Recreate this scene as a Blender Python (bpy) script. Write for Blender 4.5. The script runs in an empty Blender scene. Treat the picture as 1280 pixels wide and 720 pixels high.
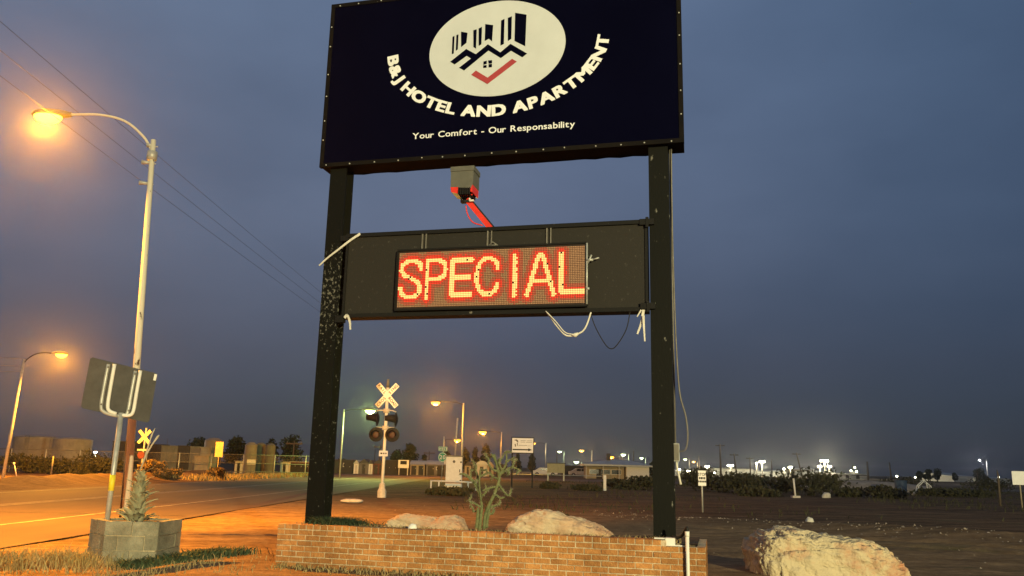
import bpy, math, random
import numpy as np
from mathutils import Vector, Matrix
R_ = math.radians
random.seed(7)
SC = bpy.context.scene
COL = SC.collection

# ------------------------------------------------------------------ camera
FPX, PITCH, ROLL, EYE = 1027.4, R_(12.25), R_(1.33), 1.55
cp, sp, cr, sr = math.cos(PITCH), math.sin(PITCH), math.cos(ROLL), math.sin(ROLL)
_F = np.array([0, cp, sp]); _U0 = np.array([0, -sp, cp]); _R0 = np.array([1., 0, 0])
_R = cr*_R0 + sr*_U0; _U = -sr*_R0 + cr*_U0
CAM = np.array([0, 0, EYE])
cd = bpy.data.cameras.new('camera'); cam = bpy.data.objects.new('camera', cd); COL.objects.link(cam)
cd.sensor_width = 36; cd.lens = FPX/1280*36; cd.clip_end = 6000; cd.clip_start = .05
m = Matrix.Identity(4)
for i in range(3):
    m[i][0] = _R[i]; m[i][1] = _U[i]; m[i][2] = -_F[i]; m[i][3] = CAM[i]
cam.matrix_world = m; SC.camera = cam
def at(x, y, Y):
    "world point at distance Y (metres north of the camera) seen at photo position x, y"
    d = _F + _R*(x-640)/FPX - _U*(y-360)/FPX
    return CAM + d*Y/d[1]
def gx(px, Y): return float(at(px, 583+(px-640)*.0232, Y)[0])
def zt(px, py, Y): return float(at(px, py, Y)[2])

# ------------------------------------------------------------------ sky, sun, exposure
w = bpy.data.worlds.new('World'); SC.world = w; w.use_nodes = True
nt = w.node_tree; nt.nodes.clear()
def N(t, **k):
    n = nt.nodes.new(t)
    for a, b in k.items(): setattr(n, a, b)
    return n
out = N('ShaderNodeOutputWorld'); bg = N('ShaderNodeBackground'); sky = N('ShaderNodeTexSky')
sky.sky_type = 'NISHITA'; sky.sun_disc = False
SUN_EL, SUN_ROT = R_(1.0), R_(-100)
sky.sun_elevation = SUN_EL; sky.sun_rotation = SUN_ROT; sky.altitude = 900; sky.dust_density = 1.5; sky.ozone_density = 4
tc = N('ShaderNodeTexCoord')
mp = N('ShaderNodeMapping'); mp.inputs['Scale'].default_value = (1.0, 1.0, 2.2)
nz = N('ShaderNodeTexNoise'); nz.inputs['Scale'].default_value = 2.3; nz.inputs['Detail'].default_value = 5; nz.inputs['Roughness'].default_value = .5
rp = N('ShaderNodeValToRGB'); rp.color_ramp.elements[0].position = .36; rp.color_ramp.elements[1].position = .68
rp.color_ramp.elements[0].color = (.58, .58, .58, 1); rp.color_ramp.elements[1].color = (.78, .78, .78, 1)
mx = N('ShaderNodeMix', data_type='RGBA')
sc1 = N('ShaderNodeVectorMath', operation='SCALE'); sc1.inputs['Scale'].default_value = 0.6
sep = N('ShaderNodeSeparateXYZ')
er = N('ShaderNodeValToRGB')   # the cloud deck: greyer low, bluer high
els = er.color_ramp.elements
els[0].position = 0.0; els[0].color = (.46, .52, .72, 1)
els[1].position = .5; els[1].color = (1.20, 1.74, 2.85, 1)
e = els.new(.12); e.color = (.70, .80, 1.18, 1)
e = els.new(.28); e.color = (1.14, 1.50, 2.34, 1)
L = nt.links.new
L(tc.outputs['Generated'], mp.inputs[0]); L(mp.outputs[0], nz.inputs['Vector']); L(nz.outputs['Fac'], rp.inputs[0])
L(tc.outputs['Generated'], sep.inputs[0]); L(sep.outputs['Z'], er.inputs[0])
L(sky.outputs[0], sc1.inputs[0]); L(sc1.outputs[0], mx.inputs['A']); L(er.outputs[0], mx.inputs['B'])
L(rp.outputs[0], mx.inputs['Factor']); azr = N('ShaderNodeValToRGB'); azm = N('ShaderNodeMapRange'); azm.inputs['From Min'].default_value = -1; azm.inputs['From Max'].default_value = 1
ae = azr.color_ramp.elements; ae[0].color = (1.45, 1.22, 1.10, 1); ae[1].color = (.40, .50, .56, 1)     # afterglow on the left, night coming from the right
for p_, c_ in ((.28, (1.18, 1.13, 1.06)), (.5, (1.12, 1.06, 1.03)), (.72, (.70, .77, .80))): q_ = ae.new(p_); q_.color = c_+(1,)
mul = N('ShaderNodeMix', data_type='RGBA', blend_type='MULTIPLY'); mul.inputs['Factor'].default_value = 1
L(sep.outputs['X'], azm.inputs[0]); L(azm.outputs[0], azr.inputs[0]); L(mx.outputs['Result'], mul.inputs['A']); L(azr.outputs[0], mul.inputs['B'])
L(mul.outputs['Result'], bg.inputs[0]); L(bg.outputs[0], out.inputs[0])
bg.inputs[1].default_value = .125
sd = bpy.data.lights.new('sun', 'SUN'); sd.energy = .03; sd.angle = R_(15); sd.color = (1, .85, .75)
so = bpy.data.objects.new('sun', sd); COL.objects.link(so); so.rotation_euler = (R_(88), 0, R_(-30))
# the forecourt lamp stands behind the camera (built below), it lights the wall, boulder and sign faces
FORE = (22.0, -56.0, 11.0); FORE_P = 300000; FORE_C = (1.0, .86, .46)
SC.view_settings.view_transform = 'Standard'; SC.view_settings.look = 'None'
SC.view_settings.exposure = 0; SC.view_settings.gamma = 1; SC.view_settings.use_curve_mapping = False
SC.cycles.use_denoising = True
try: SC.cycles.denoiser = 'OPENIMAGEDENOISE'
except Exception: pass
SC.cycles.max_bounces = 5; SC.cycles.diffuse_bounces = 3; SC.cycles.glossy_bounces = 2; SC.cycles.transmission_bounces = 3
SC.cycles.volume_bounces = 0; SC.cycles.sample_clamp_indirect = 4; SC.cycles.caustics_reflective = False; SC.cycles.caustics_refractive = False

# ------------------------------------------------------------------ materials
def mat(name, c, rough=.8, var=.25, scale=6, c2=None, bump=0, bscale=30, metal=0, emit=None, es=0, rnd=0, spec=.3, detail=4, stretch=None, coord='Object', thr=None, bdist=.05, stain=0):
    M = bpy.data.materials.new(name); M.use_nodes = True
    t = M.node_tree; b = t.nodes['Principled BSDF']
    b.inputs['Roughness'].default_value = rough; b.inputs['Metallic'].default_value = metal
    b.inputs['Specular IOR Level'].default_value = spec
    src = t.nodes.new('ShaderNodeNewGeometry').outputs['Position'] if coord == 'World' else t.nodes.new('ShaderNodeTexCoord').outputs[coord]
    if stretch:
        mpn = t.nodes.new('ShaderNodeMapping'); mpn.inputs['Scale'].default_value = stretch
        t.links.new(src, mpn.inputs[0]); src = mpn.outputs[0]
    nn = t.nodes.new('ShaderNodeTexNoise'); nn.inputs['Scale'].default_value = scale; nn.inputs['Detail'].default_value = detail
    nn.inputs['Roughness'].default_value = .65
    t.links.new(src, nn.inputs['Vector'])
    r = t.nodes.new('ShaderNodeValToRGB')
    lo, hi = thr if thr else (.3, .7)
    r.color_ramp.elements[0].position = lo; r.color_ramp.elements[1].position = hi
    if c2 is None:
        r.color_ramp.elements[0].color = tuple(x*(1-var) for x in c)+(1,)
        r.color_ramp.elements[1].color = tuple(min(1, x*(1+var)) for x in c)+(1,)
    else:
        r.color_ramp.elements[0].color = tuple(c)+(1,); r.color_ramp.elements[1].color = tuple(c2)+(1,)
    t.links.new(nn.outputs['Fac'], r.inputs[0]); col = r.outputs[0]
    if rnd:
        oi = t.nodes.new('ShaderNodeObjectInfo'); mr = t.nodes.new('ShaderNodeMapRange')
        mr.inputs['To Min'].default_value = 1-rnd; mr.inputs['To Max'].default_value = 1+rnd
        t.links.new(oi.outputs['Random'], mr.inputs[0])
        vm = t.nodes.new('ShaderNodeVectorMath'); vm.operation = 'SCALE'
        t.links.new(col, vm.inputs[0]); t.links.new(mr.outputs[0], vm.inputs['Scale']); col = vm.outputs[0]
    if stain:       # dirt and weather marks larger than one piece
        n3_ = t.nodes.new('ShaderNodeTexNoise'); n3_.inputs['Scale'].default_value = stain; n3_.inputs['Detail'].default_value = 7; n3_.inputs['Roughness'].default_value = .7
        t.links.new(src, n3_.inputs['Vector']); r3 = t.nodes.new('ShaderNodeValToRGB'); r3.color_ramp.elements[0].position = .36; r3.color_ramp.elements[1].position = .62
        r3.color_ramp.elements[0].color = (.70, .67, .64, 1); r3.color_ramp.elements[1].color = (1.08, 1.06, 1.04, 1); t.links.new(n3_.outputs['Fac'], r3.inputs[0])
        m3 = t.nodes.new('ShaderNodeMix'); m3.data_type = 'RGBA'; m3.blend_type = 'MULTIPLY'; m3.inputs['Factor'].default_value = 1
        t.links.new(col, m3.inputs['A']); t.links.new(r3.outputs[0], m3.inputs['B']); col = m3.outputs['Result']
    t.links.new(col, b.inputs['Base Color'])
    if bump:
        n2 = t.nodes.new('ShaderNodeTexNoise'); n2.inputs['Scale'].default_value = bscale; n2.inputs['Detail'].default_value = 6
        t.links.new(src, n2.inputs['Vector'])
        bp = t.nodes.new('ShaderNodeBump'); bp.inputs['Strength'].default_value = bump; bp.inputs['Distance'].default_value = bdist
        t.links.new(n2.outputs['Fac'], bp.inputs['Height']); t.links.new(bp.outputs[0], b.inputs['Normal'])
    if emit:
        b.inputs['Emission Color'].default_value = tuple(emit)+(1,); b.inputs['Emission Strength'].default_value = es
        M.cycles.emission_sampling = 'FRONT' if name.startswith('led') else 'NONE'
    return M
def chipped(name, c, chip, scale=9, thr=(.62, .66), rough=.45, stretch=None):
    return mat(name, c, rough=rough, spec=.10, c2=chip, scale=scale, thr=thr, detail=8, stretch=stretch, bump=.05, bscale=40)
M = {}
M['steel'] = chipped('black_post_paint', (.0055, .006, .0045), (.15, .15, .125), 15, (.635, .68), .55, stretch=(1, 1, .45))
def worn_post():
    W = chipped('black_post_paint_flaking', (.0055, .006, .0045), (.15, .15, .125), 24, (.65, .72), .55, stretch=(1, 1, .8)); t = W.node_tree
    tcn = t.nodes.new('ShaderNodeTexCoord'); sx_ = t.nodes.new('ShaderNodeSeparateXYZ'); t.links.new(tcn.outputs['Object'], sx_.inputs[0])
    mr = t.nodes.new('ShaderNodeMapRange'); mr.inputs['From Max'].default_value = 6.0; t.links.new(sx_.outputs['Z'], mr.inputs[0])
    r = t.nodes.new('ShaderNodeValToRGB'); r.color_ramp.elements[0].position = 0; r.color_ramp.elements[0].color = (.05, .05, .05, 1); r.color_ramp.elements[1].position = 1; r.color_ramp.elements[1].color = (0, 0, 0, 1)
    for p_, v_ in ((.18, .03), (.30, .05), (.48, .02), (.57, .09), (.66, .13), (.76, .07), (.82, .0)): q_ = r.color_ramp.elements.new(p_); q_.color = (v_, v_, v_, 1)
    t.links.new(mr.outputs[0], r.inputs[0])
    nn = [n for n in t.nodes if n.type == 'TEX_NOISE'][0]; rr = [n for n in t.nodes if n.type == 'VALTORGB'][0]
    ad = t.nodes.new('ShaderNodeMath'); ad.operation = 'ADD'; t.links.new(nn.outputs['Fac'], ad.inputs[0]); t.links.new(r.outputs[0], ad.inputs[1]); t.links.new(ad.outputs[0], rr.inputs[0])
    return W
M['steel_worn'] = worn_post()
M['cabin'] = mat('cabinet_metal', (.004, .0036, .004), .75, .5, 3, c2=(.009, .007, .005), spec=.08)
M['navy'] = mat('navy_vinyl', (.0018, .0020, .0090), .7, .12, .8, spec=.0)
M['cream'] = mat('cream_vinyl', (.50, .54, .56), .5, .05, 2)
M['letterw'] = mat('white_vinyl', (.70, .73, .74), .5, .05, 5)
M['redv'] = mat('red_vinyl', (.33, .045, .05), .5, .08, 4)
M['panel'] = chipped('panel_paint', (.025, .0235, .020), (.08, .075, .065), 17, (.60, .74), .55)
M['rail'] = chipped('rail_paint', (.012, .012, .011), (.18, .17, .14), 9, (.68, .74), .5)
M['ledback'] = mat('led_back', (.02, .012, .008), .6, .2, 20)
M['led_lit'] = mat('led_lit', (.4, .3, .2), .4, .1, 40, emit=(1.0, .60, .15), es=1.25)
M['led_bloom'] = mat('led_red_bloom', (.25, .03, .02), .4, .1, 40, emit=(1.0, .055, .018), es=.8)  # bloom round the letters, given to neighbouring dots as red emission
M['led_bloom_dim'] = mat('led_red_bloom_dim', (.22, .08, .05), .4, .1, 40, emit=(1.0, .15, .055), es=.32)
M['led_off_glow'] = mat('led_off_glow', (.24, .16, .09), .5, .2, 40, emit=(1.0, .30, .12), es=.15)  # switched-off dots, with reflected light and glow added as weak emission
M['greybox'] = mat('grey_box', (.105, .105, .085), .5, .12, 8)
M['redlit'] = mat('red_lit', (.62, .035, .02), .4, .12, 10)  # red light of the LED display put into the colour of arm and vents
M['black'] = mat('black_matt', (.010, .010, .010), .7, .3, 12)
M['white_cable'] = mat('white_cable', (.62, .60, .52), .5, .1, 12)
M['tape'] = mat('white_tape', (.60, .58, .50), .5, .15, 12)
M['galv'] = mat('galvanised', (.38, .39, .36), .45, .22, 8, metal=.3)
M['galvdk'] = mat('galvanised_dull', (.16, .15, .125), .6, .25, 5, metal=.2)
M['polepaint'] = chipped('pole_paint', (.58, .55, .43), (.07, .045, .03), 3.2, (.62, .66), .5, stretch=(4, 4, 1))
M['brick'] = mat('brick', (.34, .150, .046), .9, .3, 9, c2=(.50, .245, .080), bump=.5, bscale=45, rnd=.22, coord='World', stain=1.6)
M['mortar'] = mat('mortar', (.53, .44, .29), .95, .25, 18, bump=.5, bscale=60, coord='World', stain=1.6)
M['block'] = mat('concrete_block', (.30, .29, .21), .95, .25, 7, c2=(.20, .20, .145), bump=.6, bscale=40, rnd=.12, coord='World', stain=2.5)
M['soil'] = mat('soil', (.06, .042, .028), .95, .4, 14, bump=.5, bscale=40)
M['rock'] = mat('sandstone', (.50, .42, .265), .9, .3, 1.7, c2=(.42, .19, .10), thr=(.52, .70), bump=1.0, bscale=8, detail=9, bdist=.10)
M['rock2'] = mat('pale_sandstone', (.52, .41, .27), .9, .3, 2.4, c2=(.45, .26, .15), thr=(.44, .68), bump=.8, bscale=9, detail=9, bdist=.05)
M['cactus'] = mat('cactus_skin', (.085, .11, .045), .8, .3, 30, c2=(.18, .19, .085), bump=.4, bscale=120)
M['yucca'] = mat('yucca_leaf', (.22, .22, .13), .75, .3, 8, c2=(.36, .34, .22), rnd=.2)
M['stalk'] = mat('dry_stalk', (.42, .38, .28), .8, .2, 14)
M['drygrass'] = mat('dry_grass', (.33, .24, .11), .9, .35, 3, c2=(.24, .20, .085))
M['grass'] = mat('green_grass', (.22, .20, .075), .9, .3, 2, c2=(.38, .29, .13))
M['weed'] = mat('dark_weed', (.035, .055, .025), .85, .4, 6)
M['foliage'] = mat('foliage', (.020, .028, .014), .85, .4, 3, c2=(.038, .042, .020))
M['scrub'] = mat('scrub', (.030, .034, .014), .9, .35, 3, c2=(.058, .052, .024))
M['tumble'] = mat('tumbleweed', (.15, .10, .045), .9, .3, 5, c2=(.10, .07, .03))
M['bark'] = mat('bark', (.06, .045, .03), .95, .3, 9)
M['wood'] = mat('pole_wood', (.11, .085, .06), .9, .3, 9, stretch=(6, 6, 1))
M['asphalt'] = mat('asphalt', (.062, .050, .040), .85, .3, .35, c2=(.135, .085, .050), bump=.18, bscale=22, detail=9, stretch=(1.6, .28, 1))
M['paint'] = mat('road_paint', (.42, .38, .30), .8, .3, 3, c2=(.20, .16, .12), detail=8)
M['white'] = mat('white_paint', (.68, .68, .62), .6, .08, 5)
M['signwhite'] = mat('sign_white', (.86, .86, .82), .5, .04, 5)
M['dirtywhite'] = mat('dirty_white', (.48, .46, .39), .7, .2, 5, bump=.05)
M['signgreen'] = mat('sign_green', (.03, .30, .16), .5, .08, 5)
M['signblue'] = mat('sign_blue', (.50, .56, .66), .5, .08, 5)
M['yellow'] = mat('yellow_tape', (.70, .58, .03), .5, .08, 9)
M['signamberlit'] = mat('amber_lit_board', (.70, .62, .36), .6, .1, 6)  # far boards with the orange lamp light put into their colour
M['redlens'] = mat('red_lens', (.03, .004, .004), .6, .2, 8, spec=.6)
M['tank'] = mat('tank_steel', (.21, .19, .155), .75, .2, 1.2, bump=.05)
M['tank2'] = mat('tank_fibre', (.13, .13, .105), .75, .2, 1.2)
M['shedred'] = mat('shed_red', (.14, .035, .025), .8, .15, 3)
M['shedgrey'] = mat('shed_grey', (.15, .14, .13), .8, .15, 3)
M['shedbeige'] = mat('shed_beige', (.32, .27, .18), .8, .15, 3)
M['sheddark'] = mat('shed_dark', (.04, .036, .032), .8, .15, 3)
M['roofpale'] = mat('roof_metal', (.38, .38, .34), .5, .1, 3, metal=.2)
M['roofdark'] = mat('roof_dark', (.06, .055, .05), .7, .15, 3)
M['glass'] = mat('dark_glass', (.015, .016, .018), .12, .2, 3, spec=.6)
M['bluebin'] = mat('blue_plastic', (.04, .07, .13), .6, .1, 3)
M['tyre'] = mat('tyre', (.015, .015, .015), .85, .2, 9)
M['gravel'] = mat('gravel', (.20, .16, .12), .9, .4, 1.3, c2=(.36, .30, .23))
M['sodium'] = mat('sodium_lens', (.8, .6, .3), .4, .02, 3, emit=(1.0, .42, .035), es=7)
M['whitelens'] = mat('mercury_lens', (.7, .8, .6), .4, .02, 3, emit=(.86, 1.0, .62), es=9)
M['greenlens'] = mat('green_white_lens', (.7, .8, .5), .4, .02, 3, emit=(.70, 1.0, .30), es=8)
M['flood'] = mat('flood_lens', (.8, .8, .7), .4, .02, 3, emit=(1.0, .93, .66), es=16)
M['litwin'] = mat('lit_window', (.5, .5, .4), .5, .1, 3, emit=(1.0, .92, .70), es=2.2)

def ground_material():
    G = bpy.data.materials.new('dirt'); G.use_nodes = True
    t = G.node_tree; b = t.nodes['Principled BSDF']; b.inputs['Roughness'].default_value = .95; b.inputs['Specular IOR Level'].default_value = .1
    tcn = t.nodes.new('ShaderNodeTexCoord')
    def noise(scale, det=6, stretch=(1, 1, 1), rot=0, rough=.6):
        mpn = t.nodes.new('ShaderNodeMapping'); mpn.inputs['Scale'].default_value = stretch; mpn.inputs['Rotation'].default_value = (0, 0, rot)
        t.links.new(tcn.outputs['Object'], mpn.inputs[0])
        n = t.nodes.new('ShaderNodeTexNoise'); n.inputs['Scale'].default_value = scale; n.inputs['Detail'].default_value = det; n.inputs['Roughness'].default_value = rough
        t.links.new(mpn.outputs[0], n.inputs['Vector']); return n.outputs['Fac']
    def ramp(f, a, ca, bb, cb):
        r = t.nodes.new('ShaderNodeValToRGB'); r.color_ramp.elements[0].position = a; r.color_ramp.elements[1].position = bb
        r.color_ramp.elements[0].color = ca+(1,); r.color_ramp.elements[1].color = cb+(1,); t.links.new(f, r.inputs[0]); return r.outputs[0]
    def mix(f, a, bb, blend='MIX'):
        mm = t.nodes.new('ShaderNodeMix'); mm.data_type = 'RGBA'; mm.blend_type = blend
        t.links.new(f, mm.inputs['Factor']) if not isinstance(f, float) else setattr(mm.inputs['Factor'], 'default_value', f)
        t.links.new(a, mm.inputs['A']); t.links.new(bb, mm.inputs['B']); return mm.outputs['Result']
    base = ramp(noise(.35, 8), .3, (.125, .068, .033), .7, (.205, .125, .064))
    fine = ramp(noise(5, 10, rough=.75), .35, (.050, .034, .020), .68, (.23, .155, .09))
    c = mix(.45, base, fine)
    # wheel ruts and drag marks running past the planter
    ruts = ramp(noise(1.0, 7, (.10, 1.5, 1), R_(48), .7), .38, (.34, .31, .28), .64, (1.45, 1.40, 1.30))
    c = mix(.85, c, ruts, 'MULTIPLY')
    sxyz = t.nodes.new('ShaderNodeSeparateXYZ'); t.links.new(tcn.outputs['Object'], sxyz.inputs[0])
    def mth(op, a, b_):
        k = t.nodes.new('ShaderNodeMath'); k.operation = op
        for i_, v_ in enumerate((a, b_)):
            if isinstance(v_, (int, float)): k.inputs[i_].default_value = v_
            else: t.links.new(v_, k.inputs[i_])
        return k.outputs[0]
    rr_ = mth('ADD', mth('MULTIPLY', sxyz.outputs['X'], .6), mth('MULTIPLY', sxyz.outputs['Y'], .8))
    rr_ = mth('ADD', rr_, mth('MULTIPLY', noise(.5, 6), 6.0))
    lit_apron = ramp(mth('DIVIDE', rr_, 40), .64, (1, 1, 1), .78, (0, 0, 0))  # paler sandy dirt near the sign, with the lamp's falloff painted into it
    lit_sand = ramp(noise(3.0, 10, rough=.75), .33, (.145, .088, .044), .68, (.32, .22, .115))
    c = mix(lit_apron, c, lit_sand)
    ruts2 = ramp(noise(1.0, 8, (.12, 1.9, 1), R_(52), .72), .36, (.40, .37, .34), .60, (1.12, 1.1, 1.06))
    c = mix(.75, c, ruts2, 'MULTIPLY')
    # thin patches of weeds, mostly farther out
    weeds = ramp(noise(.16, 9, rough=.7), .56, (0, 0, 0), .66, (.75, .75, .75))
    wc = ramp(noise(7, 8), .3, (.045, .045, .02), .7, (.13, .11, .05))
    c = mix(weeds, c, wc)
    peb = ramp(noise(22, 3, rough=.5), .68, (0, 0, 0), .72, (.6, .6, .6))
    pc = ramp(noise(60, 2), .3, (.25, .2, .15), .7, (.5, .42, .33))
    c = mix(peb, c, pc)
    t.links.new(c, b.inputs['Base Color'])
    bp = t.nodes.new('ShaderNodeBump'); bp.inputs['Strength'].default_value = .6; bp.inputs['Distance'].default_value = .06
    t.links.new(noise(9, 10, rough=.75), bp.inputs['Height']); t.links.new(bp.outputs[0], b.inputs['Normal'])
    return G
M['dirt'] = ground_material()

# ------------------------------------------------------------------ mesh helpers
class MB:
    def __init__(s): s.v = []; s.f = []; s.smooth = False
    def add(s, vs, fs):
        o = len(s.v); s.v += [tuple(map(float, p)) for p in vs]; s.f += [tuple(i+o for i in f) for f in fs]; return s
    def box(s, x0, x1, y0, y1, z0, z1):
        return s.add([(x0,y0,z0),(x1,y0,z0),(x1,y1,z0),(x0,y1,z0),(x0,y0,z1),(x1,y0,z1),(x1,y1,z1),(x0,y1,z1)],
                     [(0,3,2,1),(4,5,6,7),(0,1,5,4),(1,2,6,5),(2,3,7,6),(3,0,4,7)])
    def bar(s, a, b, wd, th, up=(0, 0, 1)):
        a = Vector(a); b = Vector(b); d = (b-a).normalized(); up = Vector(up)
        x = d.cross(up)
        if x.length < 1e-4: x = d.cross(Vector((0, 1, 0)))
        x.normalize(); y = x.cross(d).normalized(); x *= wd/2; y *= th/2
        vs = [a-x-y, a+x-y, a+x+y, a-x+y, b-x-y, b+x-y, b+x+y, b-x+y]
        return s.add(vs, [(0,3,2,1),(4,5,6,7),(0,1,5,4),(1,2,6,5),(2,3,7,6),(3,0,4,7)])
    def tube(s, pts, r, n=8, cap=True):
        pts = [Vector(p) for p in pts]; rs = r if isinstance(r, (list, tuple)) else [r]*len(pts)
        prev = None; vs = []; k = len(pts)
        for i, p in enumerate(pts):
            d = (pts[min(i+1, k-1)]-pts[max(i-1, 0)]).normalized()
            if prev is None:
                u = d.cross(Vector((0, 0, 1)))
                if u.length < .05: u = d.cross(Vector((0, 1, 0)))
            else: u = prev - d*prev.dot(d)
            u.normalize(); prev = u; v = d.cross(u)
            for j in range(n):
                a = 2*math.pi*j/n; vs.append(p+(u*math.cos(a)+v*math.sin(a))*rs[i])
        fs = [(i*n+j, i*n+(j+1)%n, (i+1)*n+(j+1)%n, (i+1)*n+j) for i in range(k-1) for j in range(n)]
        if cap: fs += [tuple(range(n))[::-1], tuple(range((k-1)*n, k*n))]
        s.smooth = True
        return s.add(vs, fs)
    def prism(s, poly, y0, y1):
        "polygon in x,z extruded along y"
        k = len(poly)
        vs = [(x, y0, z) for x, z in poly]+[(x, y1, z) for x, z in poly]
        area = sum(poly[i][0]*poly[(i+1)%k][1]-poly[(i+1)%k][0]*poly[i][1] for i in range(k))
        A, B = tuple(range(k)), tuple(range(2*k-1, k-1, -1))
        fs = [A, B]+[(i, i+k, (i+1)%k+k, (i+1)%k) for i in range(k)]
        if area < 0: fs = [f[::-1] for f in fs]
        return s.add(vs, fs)
    def lathe(s, prof, n=20, c=(0, 0, 0)):
        "profile of (r, z)"
        vs = []
        for r, z in prof:
            for j in range(n):
                a = 2*math.pi*j/n; vs.append((c[0]+r*math.cos(a), c[1]+r*math.sin(a), c[2]+z))
        k = len(prof)
        fs = [(i*n+j, i*n+(j+1)%n, (i+1)*n+(j+1)%n, (i+1)*n+j) for i in range(k-1) for j in range(n)]
        fs += [tuple(range(n))[::-1], tuple(range((k-1)*n, k*n))]
        return s.add(vs, fs)
    def arr(s, V, Fq):
        o = len(s.v); s.v += [tuple(p) for p in V.tolist()]; s.f += [tuple(i+o for i in f) for f in Fq.tolist()]; return s
    def mesh(s, name):
        me = bpy.data.meshes.new(name); me.from_pydata(s.v, [], s.f); me.update()
        if s.smooth: me.polygons.foreach_set('use_smooth', [True]*len(me.polygons)); 
        return me
def link(name, me, mt, parent=None, kind=None, label=None):
    o = bpy.data.objects.new(name, me); COL.objects.link(o)
    if mt is not None and len(me.materials) == 0: me.materials.append(M[mt] if isinstance(mt, str) else mt)
    if parent is not None: o.parent = parent
    if kind: o['kind'] = kind
    if label: o['label'] = label
    return o
def part(name, mb, mt, parent, kind=None, label=None): return link(name, mb.mesh(name), mt, parent, kind, label)
def tag(o, label, cat, group=None):
    o['label'] = label; o['category'] = cat
    if group: o['group'] = group
    return o
def thing(name, label, cat, loc=(0, 0, 0), rz=0, group=None):
    o = bpy.data.objects.new(name, None); COL.objects.link(o); o.empty_display_size = .2
    o.location = tuple(map(float, loc)); o.rotation_euler = (0, 0, rz); return tag(o, label, cat, group)
def single(name, mb, mt, label, cat, loc=(0, 0, 0), rz=0, group=None):
    o = part(name, mb, mt, None); o.location = tuple(map(float, loc)); o.rotation_euler = (0, 0, rz); return tag(o, label, cat, group)
def lamp(name, loc, power, color, radius=.12, spot=0, aim=None):
    l = bpy.data.lights.new(name, 'SPOT' if spot else 'POINT')
    if spot: l.spot_size = R_(spot); l.spot_blend = .7
    l.energy = power; l.color = color; l.shadow_soft_size = radius
    o = bpy.data.objects.new(name, l); COL.objects.link(o); o.location = tuple(map(float, loc))
    if aim: o.rotation_euler = Vector(aim).to_track_quat('-Z', 'Y').to_euler()
    return o
def smooth_pts(pts, k=6):
    P = [np.array(p, float) for p in pts]; P = [2*P[0]-P[1]]+P+[2*P[-1]-P[-2]]; o = []
    for i in range(1, len(P)-2):
        a, b, c, d = P[i-1:i+3]
        for j in range(k):
            t = j/k; o.append(.5*((2*b)+(c-a)*t+(2*a-5*b+4*c-d)*t*t+(3*b-a-3*c+d)*t**3))
    o.append(P[-2]); return [tuple(p) for p in o]
_fc = {}
def glyph(ch, bold=0.0):
    "mesh (x, y) of one character, cap height about .7, and its advance"
    if (ch, bold) in _fc: return _fc[(ch, bold)]
    cu = bpy.data.curves.new('glyph', 'FONT'); cu.body = ch; cu.size = 1; cu.offset = bold; cu.resolution_u = 3; cu.fill_mode = 'FRONT'
    ob = bpy.data.objects.new('glyph', cu); me = bpy.data.meshes.new_from_object(ob)
    V = np.array([v.co[:2] for v in me.vertices]) if len(me.vertices) else np.zeros((0, 2))
    Fc = [tuple(p.vertices) for p in me.polygons]
    bpy.data.objects.remove(ob); bpy.data.meshes.remove(me); bpy.data.curves.remove(cu)
    wd = (V[:, 0].max()-V[:, 0].min()) if len(V) else .28
    if len(V): V = V-np.array([V[:, 0].min(), 0])
    _fc[(ch, bold)] = (V, Fc, wd); return _fc[(ch, bold)]
def glyph_mb(ch, fn, bold=0.0, th=.004):
    "fn maps glyph (x, y) arrays to (X, Z); prism of thickness th along -y from y=0"
    V, Fc, wd = glyph(ch, bold); mb = MB()
    X = np.array([fn(x, y) for x, y in V])
    n = len(X)
    mb.v = [(x, -th, z) for x, z in X]+[(x, 0, z) for x, z in X]
    mb.f = list(Fc)
    cnt = {}
    for f in Fc:
        for a, b in zip(f, f[1:]+f[:1]): cnt[(a, b)] = 1
    for (a, b) in list(cnt):
        if (b, a) not in cnt: mb.f.append((b, a, a+n, b+n))
    return mb
def text_line(s, cx, z, size, parent, mt, bold=.01, y=-.004, th=.003, sx=1.0, name='letter', gap=.1, yaw=None):
    ws = [glyph(c, bold)[2]*sx+gap for c in s]; tot = (sum(ws)-gap)*size; x = cx-tot/2
    for c, wd in zip(s, ws):
        if c != ' ':
            mb = glyph_mb(c, lambda gx_, gy, x=x: (x+gx_*size*sx, z+gy*size), bold, th)
            mb.v = [(a, b+y, c_) for a, b, c_ in mb.v]
            part(name, mb, mt, parent)
        x += wd*size
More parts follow.
